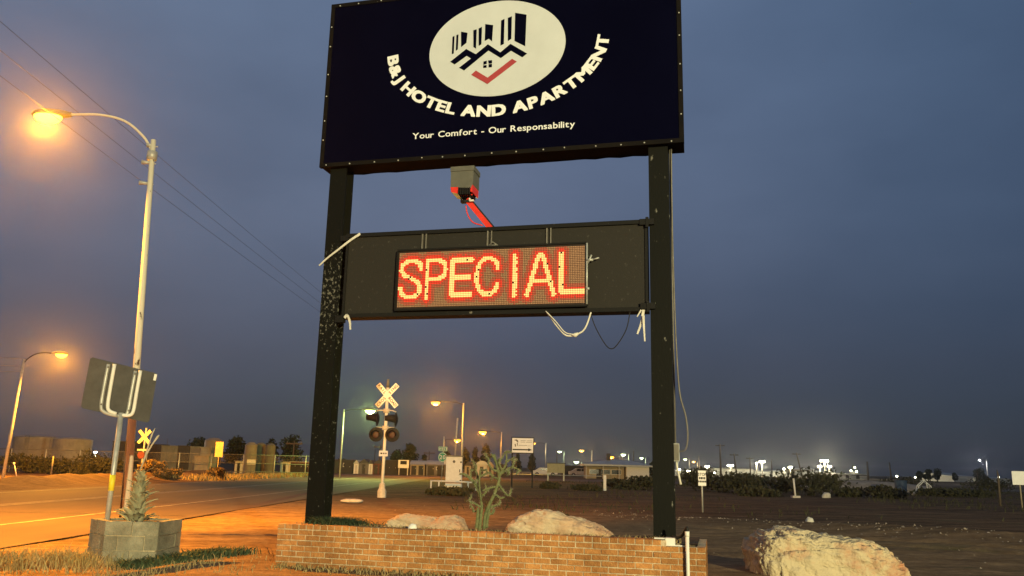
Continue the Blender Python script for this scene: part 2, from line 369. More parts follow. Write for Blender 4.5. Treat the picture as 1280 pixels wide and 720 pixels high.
# value noise
_rng = np.random.RandomState(3); _tab = _rng.rand(256, 256)
def vnoise(x, y):
    xi = np.floor(x).astype(int); yi = np.floor(y).astype(int); fx = x-xi; fy = y-yi
    fx = fx*fx*(3-2*fx); fy = fy*fy*(3-2*fy)
    g = lambda a, b: _tab[a % 256, b % 256]
    return (g(xi, yi)*(1-fx)+g(xi+1, yi)*fx)*(1-fy)+(g(xi, yi+1)*(1-fx)+g(xi+1, yi+1)*fx)*fy
def fbm(x, y, o=4):
    t = 0; a = .5
    for i in range(o): t = t+a*vnoise(x*2**i+17*i, y*2**i+31*i); a *= .5
    return t
def sstep(a, b, x):
    t = np.clip((x-a)/(b-a), 0, 1); return t*t*(3-2*t)
ROAD0, ROAD1 = -22.0, -8.6
def H(x, y):
    x = np.asarray(x, float); y = np.asarray(y, float)
    near = 1-sstep(30, 90, y)
    h = (fbm(x*.25, y*.25)-.47)*.16+(fbm(x*1.4+9, y*1.4)-.47)*.07*near+(fbm(x*5, y*5, 2)-.37)*.03*near
    # raised apron round the brick planter
    d = np.hypot(np.maximum(0, np.abs(x-.2)-3.6), np.maximum(0, np.abs(y-10.5)-1.9))
    k = 1-sstep(0, 2.6, d); h = h*(1-.6*k)+.21*k
    # roadside berm on the far side of the road
    h = h+.55*np.exp(-((x+26+.05*(y-50))/1.6)**2)*sstep(38, 46, y)*(1-sstep(80, 90, y))*(.5+fbm(x*.4, y*.4))
    # ballast ridge and ruts on the right
    r = (x*.60+y*.80)   # distance across the ruts
    h = h+.16*np.exp(-((r-25.6)/1.3)**2)*sstep(3, 9, x)-.10*np.exp(-((r-22.9)/.35)**2)*sstep(4, 7, x)-.09*np.exp(-((r-21.3)/.3)**2)*sstep(4, 7, x)
    road = sstep(ROAD0-.8, ROAD0+.5, x)*(1-sstep(ROAD1-.5, ROAD1+.8, x))
    hw = sstep(97, 99, y)*(1-sstep(117, 119, y))
    return h*(1-np.maximum(road, hw))-.035*np.maximum(road, hw)
def ground_z(x, y): return float(H(x, y))

# ------------------------------------------------------------------ ground, roads
def axis(pts):
    o = []
    for a, b, st in pts: o += list(np.arange(a, b, st))
    return np.array(o+[pts[-1][1]])
xs = axis([(-1400, -200, 200), (-200, -60, 20), (-60, -26, 2), (-26, -8, .5), (-8, 14, .11), (14, 40, .5), (40, 100, 6), (100, 200, 20), (200, 1400, 200)])
ys = axis([(-60, 6, 6), (6, 10, .5), (10, 26, .11), (26, 60, .5), (60, 130, 3), (130, 240, 12), (240, 400, 40), (400, 1400, 200)])
X, Y = np.meshgrid(xs, ys); Z = H(X, Y)
V = np.stack([X, Y, Z], -1).reshape(-1, 3); nx = len(xs); ny = len(ys)
idx = np.arange(nx*ny).reshape(ny, nx)
Fq = np.stack([idx[:-1, :-1], idx[:-1, 1:], idx[1:, 1:], idx[1:, :-1]], -1).reshape(-1, 4)
me = bpy.data.meshes.new('ground'); me.vertices.add(len(V)); me.vertices.foreach_set('co', V.ravel())
me.loops.add(Fq.size); me.loops.foreach_set('vertex_index', Fq.ravel().astype(np.int32)); me.polygons.add(len(Fq))
me.polygons.foreach_set('loop_start', np.arange(0, Fq.size, 4, dtype=np.int32)); me.polygons.foreach_set('loop_total', np.full(len(Fq), 4, dtype=np.int32))
me.polygons.foreach_set('use_smooth', np.ones(len(Fq), bool)); me.update(); me.validate()
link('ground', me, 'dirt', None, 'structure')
def sheet(name, x0, x1, y0, y1, z, mt, parent=None, nxx=6, nyy=60):
    mb = MB(); xx = np.linspace(x0, x1, nxx); yy = np.linspace(y0, y1, nyy); A, B = np.meshgrid(xx, yy)
    ii = np.arange(nxx*nyy).reshape(nyy, nxx)
    mb.arr(np.stack([A, B, np.full_like(A, z)], -1).reshape(-1, 3), np.stack([ii[:-1, :-1], ii[:-1, 1:], ii[1:, 1:], ii[1:, :-1]], -1).reshape(-1, 4))
    return part(name, mb, mt, parent, 'structure' if parent is None else None)
road = sheet('road', ROAD0, ROAD1, -50, 97.5, -.004, 'asphalt')
hwy = sheet('highway', -300, 500, 98, 118, -.002, 'asphalt')
for k in range(1):
    sheet('edge_line', -11.50, -11.36, -10, 96, .002, 'paint', road)
    sheet('centre_line', -16.2, -16.05, -10, 96, .002, 'paint', road)
    sheet('centre_line', -15.85, -15.70, -10, 96, .002, 'paint', road)
    sheet('edge_line', -21.2, -21.05, -10, 96, .002, 'paint', road)
# tar-sealed cracks across the lanes
for (y0, dx) in ((23.5, .3), (31.0, -.5), (42, .6)):
    mb = MB(); pts = [(ROAD0+.3+i*(ROAD1-ROAD0-.6)/24, y0+dx*i/24+random.uniform(-.08, .08)) for i in range(25)]
    for a, b in zip(pts, pts[1:]): mb.add([(a[0], a[1]-.03, .003), (b[0], b[1]-.03, .003), (b[0], b[1]+.03, .003), (a[0], a[1]+.03, .003)], [(0, 1, 2, 3)])
    part('crack_seal', mb, 'black', road)

# ------------------------------------------------------------------ hotel pylon sign
SO, SA = (-2.906, 11.691), .245
su = np.array([math.cos(SA), -math.sin(SA)]); sn = np.array([-math.sin(SA), -math.cos(SA)])
def sw(s, off=0):            # sign frame -> world x, y
    p = np.array(SO)+su*s+sn*off; return float(p[0]), float(p[1])
sign = thing('pylon_sign', 'tall black roadside pylon sign with navy hotel board and red lit message board', 'sign', (SO[0], SO[1], 0), -SA)
def beam(s0, wd, z0, z1):    # wide flange column, flanges to front and back
    mb = MB(); c = s0+wd/2; t = .03
    prof = [(s0, 0), (s0+wd, 0), (s0+wd, t), (c+.02, t), (c+.02, wd-t), (s0+wd, wd-t), (s0+wd, wd), (s0, wd), (s0, wd-t), (c-.02, wd-t), (c-.02, t), (s0, t)]
    k = len(prof); mb.add([(x, y, z0) for x, y in prof]+[(x, y, z1) for x, y in prof], [tuple(range(k))[::-1], tuple(range(k, 2*k))]+[(i, (i+1) % k, (i+1) % k+k, i+k) for i in range(k)])
    return mb
zb, ztop = 5.85, 8.51
part('post', beam(.157, .26, -.1, zb+.02), 'steel_worn', sign, label='left post with flaking black paint'); part('post', beam(4.86, .26, -.1, zb+.02), 'steel', sign)
# cabinet, its face is a child, lettering hangs on the face
c0, c1, yf, yb = .027, 5.33, -.08, .33
cab = part('cabinet', MB().box(c0, c1, yf+.02, yb, zb, ztop), 'cabin', sign)
tr = .05
for nm, bx_ in (('trim', (c0-.012, c1+.012, yf-.012, yf+.05, zb-.012, zb+tr)), ('trim', (c0-.012, c1+.012, yf-.012, yf+.05, ztop-tr, ztop+.012)),
                ('trim', (c0-.012, c0+tr, yf-.010, yf+.048, zb+tr, ztop-tr)), ('trim', (c1-tr, c1+.012, yf-.010, yf+.048, zb+tr, ztop-tr))):
    part(nm, MB().box(*bx_), 'cabin', cab)
mb = MB().lathe([(.011, 0), (.011, .006), (.006, .010)], 8); mb.v = [(x, -z, y) for x, y, z in mb.v]; scr = mb.mesh('screw')
for i in range(15):
    for zz in (zb+.02, ztop-.02):
        o = link('screw', scr, 'galv', cab); o.location = (c0+.12+i*(c1-c0-.24)/14+random.uniform(-.05, .05), yf-.012, zz+random.uniform(-.01, .01))
for i in range(1, 7):
    for xx in (c0+.02, c1-.02):
        o = link('screw', scr, 'galv', cab); o.location = (xx, yf-.012, zb+i*(ztop-zb)/7+random.uniform(-.05, .05))
mb = MB()   # loose sheet-metal lip along the underside
lip = [(c0+i*(c1-c0)/30, yb-.03, zb-.004-.02*abs(math.sin(i*1.7))*random.random()) for i in range(31)]
for a, b in zip(lip, lip[1:]): mb.add([(a[0], a[1], zb+.01), (b[0], b[1], zb+.01), b, a, (a[0], a[1]+.012, zb+.01), (b[0], b[1]+.012, zb+.01), (b[0], b[1]+.012, b[2]), (a[0], a[1]+.012, a[2])], [(0, 3, 2, 1), (4, 5, 6, 7), (3, 7, 6, 2)])
part('underside_lip', mb, 'cabin', cab)
face = part('sign_face', MB().box(c0+.04, c1-.04, yf, yf+.03, zb+.04, ztop-.04), 'navy', sign, label='navy face with white lettering')
ec = (2.695, 7.50)
mb = MB(); mb.prism([(ec[0]+1.025*math.cos(2*math.pi*i/96), ec[1]+.755*math.sin(2*math.pi*i/96)) for i in range(96)], yf-.004, yf+.002); part('emblem_disc', mb, 'cream', face)
LOGO = [[(2.02,7.75),(2.05,7.76),(2.05,7.48),(2.02,7.47)],[(2.08,7.77),(2.11,7.78),(2.11,7.54),(2.08,7.52)],[(2.15,7.82),(2.25,7.79),(2.24,7.63),(2.16,7.57)],
[(2.34,7.82),(2.39,7.83),(2.39,7.52),(2.35,7.55)],[(2.42,7.84),(2.47,7.86),(2.47,7.58),(2.43,7.56)],[(2.52,7.9),(2.64,7.87),(2.63,7.61),(2.58,7.66),(2.52,7.63)],
[(2.76,7.93),(2.81,7.95),(2.81,7.55),(2.76,7.53)],[(2.86,7.96),(2.92,7.98),(2.92,7.62),(2.87,7.59)],[(2.97,8.03),(3.14,7.98),(3.13,7.48),(2.97,7.58)],
[(2.0,7.35),(2.24,7.53),(2.39,7.43),(2.57,7.57),(2.76,7.42),(2.91,7.54),(3.16,7.36),(3.09,7.31),(2.92,7.43),(2.77,7.33),(2.58,7.47),(2.22,7.19),(2.14,7.24),(2.32,7.37),(2.25,7.42),(2.07,7.3)],
[(2.51,7.3),(2.56,7.31),(2.56,7.26),(2.51,7.25)],[(2.58,7.31),(2.64,7.31),(2.64,7.26),(2.59,7.26)],[(2.51,7.24),(2.56,7.24),(2.56,7.2),(2.51,7.2)],[(2.59,7.25),(2.64,7.25),(2.64,7.2),(2.59,7.2)],
[(2.33,7.11),(2.4,7.17),(2.58,7.04),(2.94,7.3),(3.01,7.25),(2.58,6.94)]]
for i, pl in enumerate(LOGO):
    nm = 'emblem_tower' if i < 9 else 'emblem_roof' if i == 9 else 'emblem_window' if i < 14 else 'emblem_check'
    part(nm, MB().prism(pl, yf-.009, yf-.003), 'redv' if i == 14 else 'navy', face)
# name along an ellipse below the emblem
def arc_text(s, cx, cz, rx, rz, a0, a1, size, sx, bold):
    th = np.linspace(a0, a1, 800); px = cx+rx*np.cos(th); pz = cz+rz*np.sin(th)
    al = np.concatenate([[0], np.cumsum(np.hypot(np.diff(px), np.diff(pz)))])
    ws = [(glyph(c, 0)[2]+.124)*sx*size if c != ' ' else .34*size for c in s]
    gap = (al[-1]-sum(ws))/(len(s)-1); pos = 0
    for c, wd in zip(s, ws):
        if c != ' ':
            mid = pos+wd/2; x = np.interp(mid, al, px); z = np.interp(mid, al, pz)
            x2 = np.interp(mid+.03, al, px)-np.interp(mid-.03, al, px); z2 = np.interp(mid+.03, al, pz)-np.interp(mid-.03, al, pz)
            a = math.atan2(z2, x2); ca, sa_ = math.cos(a), math.sin(a)
            fn = lambda u, v: (x+ca*((u+.062)*sx*size-wd/2)-sa_*v*size, z+sa_*((u+.062)*sx*size-wd/2)+ca*v*size)
            mb = glyph_mb(c, fn, 0, .004)
            for q, (du, dv) in enumerate(((-.046, -.036), (.046, -.036), (.046, .036), (-.046, .036), (0, .036), (0, -.036), (.046, 0), (-.046, 0))):      # heavier stroke
                m2 = glyph_mb(c, lambda u, v: fn(u+du, v+dv), 0, .004-.00025*(q+1)); mb.add(m2.v, m2.f)
            mb.v = [(p[0], p[1]+yf, p[2]) for p in mb.v]; part('letter', mb, 'letterw', face)
        pos += wd+gap
arc_text('B&J HOTEL AND APARTMENT', 2.675, 7.56, 1.665, 1.115, R_(181), R_(358.5), .232, 1.27, 0)
text_line('Your Comfort - Our Responsability', 2.665, 6.180, .131, face, 'letterw', .012, yf, .003, 1.18, gap=.085)
# message board between the posts
b0, b1, z0, z1 = .523, 4.815, 3.62, 4.75
pan = part('message_panel', MB().box(b0, b1, .0, .20, z0, z1), 'panel', sign)
for bx_ in ((b0-.02, b1+.02, -.035, .22, z1, z1+.055), (b0-.02, b1+.02, -.035, .22, z0-.055, z0), (b0-.02, b0+.015, -.02, .21, z0, z1), (b1-.015, b1+.02, -.02, .21, z0, z1)):
    part('frame_rail', MB().box(*bx_), 'rail', pan)
for s_, zz in ((4.835, 4.74), (4.835, 3.60)):
    part('hinge_bracket', MB().box(s_-.10, s_+.09, -.05, .06, zz-.01, zz+.07).box(s_-.02, s_+.02, -.06, -.05, zz-.05, zz+.09), 'rail', pan)
for s_ in (.44, ):
    part('hinge_bracket', MB().box(s_-.03, s_+.10, -.03, .05, 3.50, 3.60), 'rail', pan); part('hinge_bracket', MB().box(s_-.03, s_+.10, -.03, .05, 4.70, 4.78), 'rail', pan)
l0, l1, q0, q1 = 1.36, 4.005, 3.685, 4.47
for s_ in (1.70, 2.66, 3.50):
    part('hanger_strap', MB().bar((s_-.025, -.02, 4.46), (s_-.025, -.02, 4.79), .02, .02).bar((s_+.03, -.02, 4.46), (s_+.03, -.02, 4.79), .015, .02).box(s_-.05, s_+.06, -.045, -.01, 4.44, 4.475), 'galvdk', pan)
part('clamp', MB().box(2.66, 2.78, -.05, -.01, 4.50, 4.545).tube([(2.62, -.03, 4.5), (2.72, -.05, 4.58), (2.80, -.03, 4.52)], .012, 6), 'galvdk', pan)
part('latch_rod', MB().tube([(4.035, -.075, q0-.02), (4.035, -.075, q1+.03)], .014, 8).box(4.03, 4.12, -.09, -.06, 4.25, 4.28).tube([(4.05, -.08, 4.22), (4.10, -.09, 4.33)], .012, 6).tube([(4.12, -.08, 4.27), (4.2, -.08, 4.29)], .01, 6).box(4.03, 4.07, -.09, -.06, 3.86, 3.89), 'galv', pan)
led = part('led_display', MB().box(l0-.02, l1+.02, -.062, -.001, q0-.025, q1+.025), 'ledback', sign, label='red lit dot display reading SPECIAL')
part('led_frame', MB().box(l0-.03, l1+.03, -.085, .0, q1+.025, q1+.05).box(l0-.03, l1+.03, -.085, .0, q0-.05, q0-.025).box(l0-.04, l0-.02, -.08, .0, q0-.025, q1+.025).box(l1+.02, l1+.035, -.08, .0, q0-.025, q1+.025), 'rail', led)
NC, NR = 112, 32; px_, pz_ = (l1-l0)/NC, (q1-q0)/NR
GL = {'S': [[(.93,.25),(.88,.12),(.7,.05),(.35,.05),(.12,.14),(.08,.28),(.2,.4),(.5,.49),(.8,.58),(.92,.72),(.88,.87),(.68,.96),(.33,.96),(.12,.87),(.06,.74)]],
 'P': [[(.1,1),(.1,.05),(.6,.05),(.85,.12),(.92,.28),(.85,.45),(.6,.53),(.1,.53)]], 'E': [[(.95,.06),(.1,.06),(.1,.95),(.93,.95)],[(.1,.5),(.86,.5)]],
 'C': [[(.94,.28),(.86,.12),(.65,.05),(.4,.05),(.18,.16),(.08,.4),(.08,.62),(.18,.84),(.4,.95),(.65,.95),(.86,.86),(.94,.7)]],
 'I': [[(.5,0),(.5,1)]], 'A': [[(.04,1),(.42,.03),(.58,.03),(.96,1)],[(.25,.66),(.75,.66)]], 'L': [[(.08,0),(.08,.95),(.97,.95)]]}
CI, RI = np.meshgrid(np.arange(NC)+.5, np.arange(NR)+.5)
best = np.full(CI.shape, 99.); which = np.zeros(CI.shape, int)
for k, (ch, a, b) in enumerate((('S', .5, 15), ('P', 16.8, 30.5), ('E', 32.2, 46), ('C', 47.5, 62), ('I', 68.5, 74), ('A', 78, 95), ('L', 97.5, 111.5))):
    for pl in GL[ch]:
        P = [(a+x*(b-a), 4.0+y*22.8) for x, y in pl]
        for (x0, y0), (x1, y1) in zip(P, P[1:]):
            dx, dy = x1-x0, y1-y0; t = np.clip(((CI-x0)*dx+(RI-y0)*dy)/(dx*dx+dy*dy), 0, 1)
            d = np.hypot(CI-x0-t*dx, RI-y0-t*dy); which[d < best] = k; best = np.minimum(best, d)
best += _rng.rand(*best.shape)*.08
def dots(mask):
    mb = MB(); js, is_ = np.nonzero(mask); n = len(js)
    cx = l0+(is_+.5)*px_; cz = q1-(js+.5)*pz_; hx, hz, y0, y1 = px_*.36, pz_*.36, -.0625, -.070
    V = np.zeros((n, 8, 3))
    for k, (sx_, sz_) in enumerate(((-1, -1), (1, -1), (1, 1), (-1, 1))):
        V[:, k] = np.stack([cx+sx_*hx*1.1, np.full(n, y0), cz+sz_*hz*1.1], -1); V[:, k+4] = np.stack([cx+sx_*hx, np.full(n, y1), cz+sz_*hz], -1)
    Fb = np.array([(4, 5, 6, 7), (0, 1, 5, 4), (1, 2, 6, 5), (2, 3, 7, 6), (3, 0, 4, 7)])
    mb.arr(V.reshape(-1, 3), (Fb[None]+8*np.arange(n)[:, None, None]).reshape(-1, 4)); return mb
lit = best < 1.30; dead = (_rng.rand(*lit.shape) < .02) & lit; lit &= ~dead
for k in range(7): part('lit_letter', dots(lit & (which == k)), 'led_lit', led)
hot = (best < 2.9) & ~lit & ~dead; warm = (best < 4.8) & ~lit & ~hot & ~dead
part('dots_near_letters', dots(hot), 'led_bloom', led, 'stuff'); part('dots_around_letters', dots(warm), 'led_bloom_dim', led, 'stuff'); part('unlit_dots_glow', dots(~lit & ~hot & ~warm & ~dead), 'led_off_glow', led, 'stuff')
# vented box on its arm
vb = thing('equipment_box', 'grey vented metal box on a slanted red lit arm above the message board', 'box', (SO[0], SO[1], 0), -SA)
part('arm', MB().bar((2.66, .06, 4.80), (2.30, .02, 5.24), .075, .05, (0, 1, 0)), 'redlit', vb)
part('arm_edge', MB().bar((2.715, .07, 4.80), (2.355, .03, 5.24), .03, .06, (0, 1, 0)), 'black', vb)
bxp = part('housing', MB().prism([(2.09, 5.40), (2.39, 5.37), (2.42, 5.44), (2.42, 5.63), (2.085, 5.63)], -.10, .20), 'greybox', vb)
part('lid', MB().box(2.08, 2.43, -.11, .21, 5.632, 5.70), 'greybox', bxp)
part('skirt', MB().prism([(2.10, 5.325), (2.19, 5.30), (2.20, 5.395), (2.088, 5.398)], -.10, .20).prism([(2.385, 5.32), (2.41, 5.31), (2.415, 5.42), (2.385, 5.37)], -.10, .20), 'redlit', bxp)
for i in range(6): part('vent_fin', MB().box(2.205+i*.031, 2.217+i*.031, -.10, .20, 5.285, 5.385), 'black', bxp)
part('vent_back', MB().box(2.20, 2.39, -.02, .0, 5.29, 5.38), 'redlit', bxp)
part('yoke', MB().tube([(2.22, .0, 5.28), (2.23, 0, 5.20), (2.33, 0, 5.20), (2.36, 0, 5.28)], .014, 6).box(2.22, 2.34, -.03, .05, 5.19, 5.225), 'black', vb)
part('clip', MB().box(2.355, 2.42, -.05, -.02, 5.19, 5.215).box(2.35, 2.37, -.05, -.02, 5.2, 5.24), 'white_cable', vb)
def sp3(pts, y=-.02): return [(a, y, b) for a, b in pts]
SL = dict(loc=(SO[0], SO[1], 0), rz=-SA)
single('cable', MB().tube(smooth_pts([(2.30, -.02, 5.14), (2.34, -.05, 5.0), (2.42, -.05, 4.88), (2.56, -.03, 4.83)]), .009, 6), 'redlit', 'thin pinkish red lit wire looping beside the red lit arm of the box', 'cable', **SL)
single('cable', MB().tube(smooth_pts(sp3([(3.479,3.59),(3.557,3.487),(3.656,3.355),(3.765,3.257),(3.904,3.276),(4.01,3.36),(4.095,3.60)])), .012, 6).tube(smooth_pts(sp3([(3.479,3.59),(3.611,3.453),(3.743,3.30),(3.86,3.266)], -.05)), .008, 6).tube([(3.83, -.03, 3.262), (3.88, -.03, 3.262), (3.92, -.03, 3.285)], [.012, .032, .014], 8), 'white_cable', 'white cable loop with a knot hanging under the message board', 'cable', **SL)
single('cable', MB().tube(smooth_pts(sp3([(4.063,3.60),(4.138,3.379),(4.254,3.164),(4.337,3.079),(4.421,3.12),(4.547,3.329),(4.601,3.58)])), .007, 6), 'black', 'thin black cable loop hanging under the message board', 'cable', **SL)
def ribbon(pts, wd, y0=-.03):
    mb = MB(); pts = smooth_pts(pts)
    for i in range(len(pts)-1): mb.bar((pts[i][0], y0, pts[i][1]), (pts[i+1][0], y0, pts[i+1][1]), .012, wd*(1-.5*i/len(pts)), (0, 0, 1))
    return mb
single('torn_tape', ribbon([(.727,4.79),(.581,4.70),(.401,4.568),(.245,4.454),(.114,4.338)], .035, -.05), 'tape', 'long white torn strip across the top corner of the left post', 'tape', **SL)
single('torn_tape', ribbon([(.56,3.56),(.60,3.60),(.645,3.50),(.66,3.39)], .04), 'tape', 'short white torn strip below the left end of the message board', 'tape', **SL)
single('torn_tape', ribbon([(4.745,3.58),(4.72,3.54),(4.69,3.49)], .02), 'tape', 'shortest white tag of three beside the right post', 'tape', **SL)
single('torn_tape', ribbon([(4.775,3.58),(4.744,3.41),(4.691,3.263)], .035), 'tape', 'white strip curling left below the right end of the message board', 'tape', **SL)
single('torn_tape', ribbon([(4.775,3.50),(4.78,3.35),(4.79,3.16)], .03, -.07), 'tape', 'longest white strip hanging straight down beside the right post', 'tape', **SL)
single('conduit', MB().tube([(5.14, .12, 5.86), (5.14, .12, 1.80)], .012, 8), 'galvdk', 'thin grey conduit running down the side of the right post', 'conduit', **SL)
jb = thing('junction_box', 'small grey junction box on the side of the right post', 'box', (SO[0], SO[1], 0), -SA)
part('housing', MB().box(5.122, 5.19, .04, .16, 1.66, 1.88), 'galv', jb); part('cover', MB().box(5.126, 5.186, .03, .04, 1.67, 1.87), 'galvdk', jb); part('pipe_stub', MB().tube([(5.15, .10, 1.66), (5.155, .10, 1.60), (5.20, .06, 1.38)], .014, 8), 'white_cable', jb)
single('cable', MB().tube(smooth_pts([(5.162,.10,5.84),(5.158,.08,5.18),(5.158,.06,4.51),(5.165,.04,3.87),(5.18,.02,3.13),(5.21,.02,2.52),(5.28,.02,2.22),(5.30,.02,1.97),(5.27,.04,1.81),(5.19,.08,1.78)]), .010, 8), 'galvdk', 'grey cable bowing out from the right post into the junction box', 'cable', **SL)

# ------------------------------------------------------------------ brick planter
pl = thing('brick_planter', 'low orange brick planter wall at the foot of the hotel sign', 'planter', (SO[0], SO[1], 0), -SA)
BW, BH, BL_ = .1016, .068, .2032; YF, YB = -.45, .85; W1, W2 = 5.05, 5.49; TOP = .75
j = .010
part('mortar', MB().box(.006, W2-.006, YF+.007, YF+.10, -.1, TOP-BH-.004).box(.006, W1-.01, YF+.007, YF+.10, TOP-BH-.004, TOP-.006).box(.006, .10, YF+.10, YB-.006, -.1, TOP-BH-.004).box(W2-.10, W2-.006, YF+.10, YB-.006, -.1, TOP-BH-.004).box(.10, W2-.10, YB-.10, YB-.006, -.1, TOP-BH-.004), 'mortar', pl)
def brickmesh(nm, lx, lz, ly):
    mb = MB(); ch = .005; a, c = lx-j, lz-j
    vs = [(0, ch, 0), (a, ch, 0), (a, ch, c), (0, ch, c), (ch, 0, ch), (a-ch, 0, ch), (a-ch, 0, c-ch), (ch, 0, c-ch), (0, ly, 0), (a, ly, 0), (a, ly, c), (0, ly, c)]
    return mb.add(vs, [(4, 5, 6, 7), (0, 1, 5, 4), (1, 2, 6, 5), (2, 3, 7, 6), (3, 0, 4, 7), (8, 9, 1, 0), (9, 10, 2, 1), (10, 11, 3, 2), (11, 8, 0, 3)]).mesh(nm)
hd = brickmesh('header', BW, BH, .19); st = brickmesh('stretcher', BL_, BH, .085)
rest = MB()
bw_ = lambda: random.uniform(-.0025, .0025)
def put(me_, x, z, big=True):
    o = link('brick', me_, 'brick', pl); o.location = (x+j/2+bw_()*.6, YF+bw_()*1.6, z+j/2+bw_()*.5); o.rotation_euler = (bw_()*5, bw_()*3, bw_()*5); return o
n = int(W1/BW)
for i in range(n): put(hd, i*BW+.005, TOP-BH)
short = {}
for r in range(1, 11):
    zc = TOP-BH*(r+1); x = 0
    offs = (.5 if r % 2 else 0)+random.uniform(-.08, .08)
    xe = W2; edges = [0]+[(i+offs)*BL_ for i in range(0, 29)]; edges = [e for e in edges if 0 <= e < xe-.04]+[xe]
    edges = [edges[0]]+[e for e in edges[1:] if e > .04]
    for a, b in zip(edges, edges[1:]):
        ln = round(b-a, 2)
        if zc < .10:
            rest.box(a+j/2, b-j/2, YF, YF+.085, zc+j/2, zc+BH-j/2); continue
        if abs(ln-BL_) < .006: put(st, a, zc)
        else:
            if ln not in short: short[ln] = brickmesh('part_brick', ln, BH, .085)
            put(short[ln], a, zc)
for r in range(1, 11):       # return walls and rear wall
    zc = TOP-BH*(r+1); y = YF+.105+(.1 if r % 2 else 0)
    while y < YB-.1:
        for x0, x1 in ((0, .085), (W2-.085, W2)): rest.box(x0, x1, y+j/2, min(y+BL_, YB)-j/2, zc+j/2, zc+BH-j/2)
        y += BL_
    x = (.1 if r % 2 else 0)
    while x < W2-.1: rest.box(x+j/2, min(x+BL_, W2)-j/2, YB-.085, YB, zc+j/2, zc+BH-j/2); x += BL_
part('hidden_course_bricks', rest, 'brick', pl, 'stuff')
part('coping', MB().box(W1-.02, W2-.012, YF+.10, YF+.42, TOP-BH-.06, TOP-BH-.012), 'mortar', pl)
mb = MB(); gxx = np.linspace(.09, W2-.09, 60); gyy = np.linspace(YF+.19, YB-.09, 16); A, B = np.meshgrid(gxx, gyy)
ii = np.arange(A.size).reshape(A.shape); mb.arr(np.stack([A, B, .665+.07*fbm(A*4, B*4)], -1).reshape(-1, 3), np.stack([ii[:-1, :-1], ii[:-1, 1:], ii[1:, 1:], ii[1:, :-1]], -1).reshape(-1, 4)); mb.smooth = True
part('soil', mb, 'soil', pl)

def n3(q):
    return (vnoise(q[..., 0]+q[..., 2]*1.37+3, q[..., 1]-q[..., 2]*.71)+vnoise(q[..., 1]*1.13+5+q[..., 2]*.3, q[..., 2]*1.07-q[..., 0]*.61)+vnoise(q[..., 2]*.93+11, q[..., 0]*.97+q[..., 1]*.53))/1.5-1
def boulder(name, label, loc, dims, seed, mt, rz=0, rough=.06, prof=None, box=.55, res=(190, 104)):
    "boxy weathered stone; prof = silhouette of the top as (x, z) fractions of the half length and full height"
    rs = np.random.RandomState(seed); nu, nv = res
    U_, V_ = np.meshgrid(np.linspace(0, 2*np.pi, nu, endpoint=False), np.linspace(0, np.pi, nv))
    pw = lambda a, e: np.sign(a)*np.abs(a)**e
    D = np.stack([pw(np.cos(U_), box)*pw(np.sin(V_), box), pw(np.sin(U_), box)*pw(np.sin(V_), box), pw(np.cos(V_), box)], -1)
    D = D*(1-.10*np.stack([n3(D*1.3+seed), n3(D*1.1+seed+9), n3(D*1.5+seed+4)], -1))
    P = D*np.array(dims)/2
    if prof:
        f = np.interp(D[..., 0]+.12*n3(D*1.7+seed*2), [a for a, b in prof], [b for a, b in prof])
        P[..., 2] = np.where(D[..., 2] > 0, P[..., 2]*(2*f-1)*1.0, P[..., 2])
    nrm = D/np.linalg.norm(D, axis=-1, keepdims=True); d = 0; sc_ = 2.2/max(dims[0], .4)
    q0 = P*sc_*1.6+seed*3.1
    for fr, am in ((1, 1.0), (2.1, .65), (4.3, .50), (9, .32), (19, .20), (37, .10)):
        n_ = n3(q0*fr*np.array([1, 1, 1.9])); d = d+am*(n_ if fr < 3 else .5-np.abs(n_)*1.8)
    P = P+nrm*(d*rough*min(dims))[..., None]
    mb = MB(); ii = np.arange(nu*nv).reshape(nv, nu); nxt = np.roll(ii, -1, 1)
    mb.arr(P.reshape(-1, 3), np.stack([ii[:-1], ii[1:], nxt[1:], nxt[:-1]], -1).reshape(-1, 4)); mb.smooth = True
    return single(name, mb, mt, label, 'boulder', loc, rz)
boulder('boulder', 'large pale sandstone boulder lying on the dirt right of the planter', (4.38, 11.85, .13), (2.02, 1.30, 1.40), 12, 'rock', -.05, .085, [(-1, .97), (-.6, 1.0), (-.2, .95), (.1, .90), (.45, .85), (.75, .82), (.92, .77), (1, .70)], .40)
x, y = sw(1.79, -.35); boulder('boulder', 'low flat tan boulder behind the wall between left post and cactus', (x, y, .68), (1.16, .55, .40), 21, 'rock2', -SA, .10, [(-1, .70), (-.8, .93), (-.5, 1.0), (-.1, .94), (.3, .88), (.6, .97), (.78, .92), (1, .56)])
x, y = sw(3.66, -.30); boulder('boulder', 'rounded pinkish tan boulder in the planter between cactus and right post', (x, y, .70), (1.34, .66, .54), 35, 'rock2', -SA+.03, .09, [(-1, .78), (-.85, .95), (-.5, 1.0), (-.1, .98), (.2, .93), (.5, .84), (.8, .70), (1, .56)])
x, y = at(1033, 622, 56)[:2]; boulder('boulder', 'small pale stone on the verge beside the white stub post', (x, y, .08), (.55, .4, .5), 5, 'dirtywhite', box=.85, rough=.14, res=(24, 14))
x, y = sw(1.83, .30); boulder('stone', 'small white stone on the soil in front of the flat tan boulder', (x, y, .755), (.10, .08, .10), 6, 'white', box=.85, rough=.14, res=(24, 14))
x, y = at(440, 627, 34)[:2]; boulder('stone', 'flat white slab on the ground right of the left post', (x, y, .06), (.9, .5, .16), 8, 'dirtywhite', box=.85, rough=.14, res=(24, 14))
x, y = at(1012, 652, 25.5)[:2]; boulder('stone', 'fist sized white stone in the dark ruts behind the big boulder', (x, y, ground_z(x, y)+.05), (.22, .2, .2), 9, 'dirtywhite', box=.85, rough=.14, res=(24, 14))

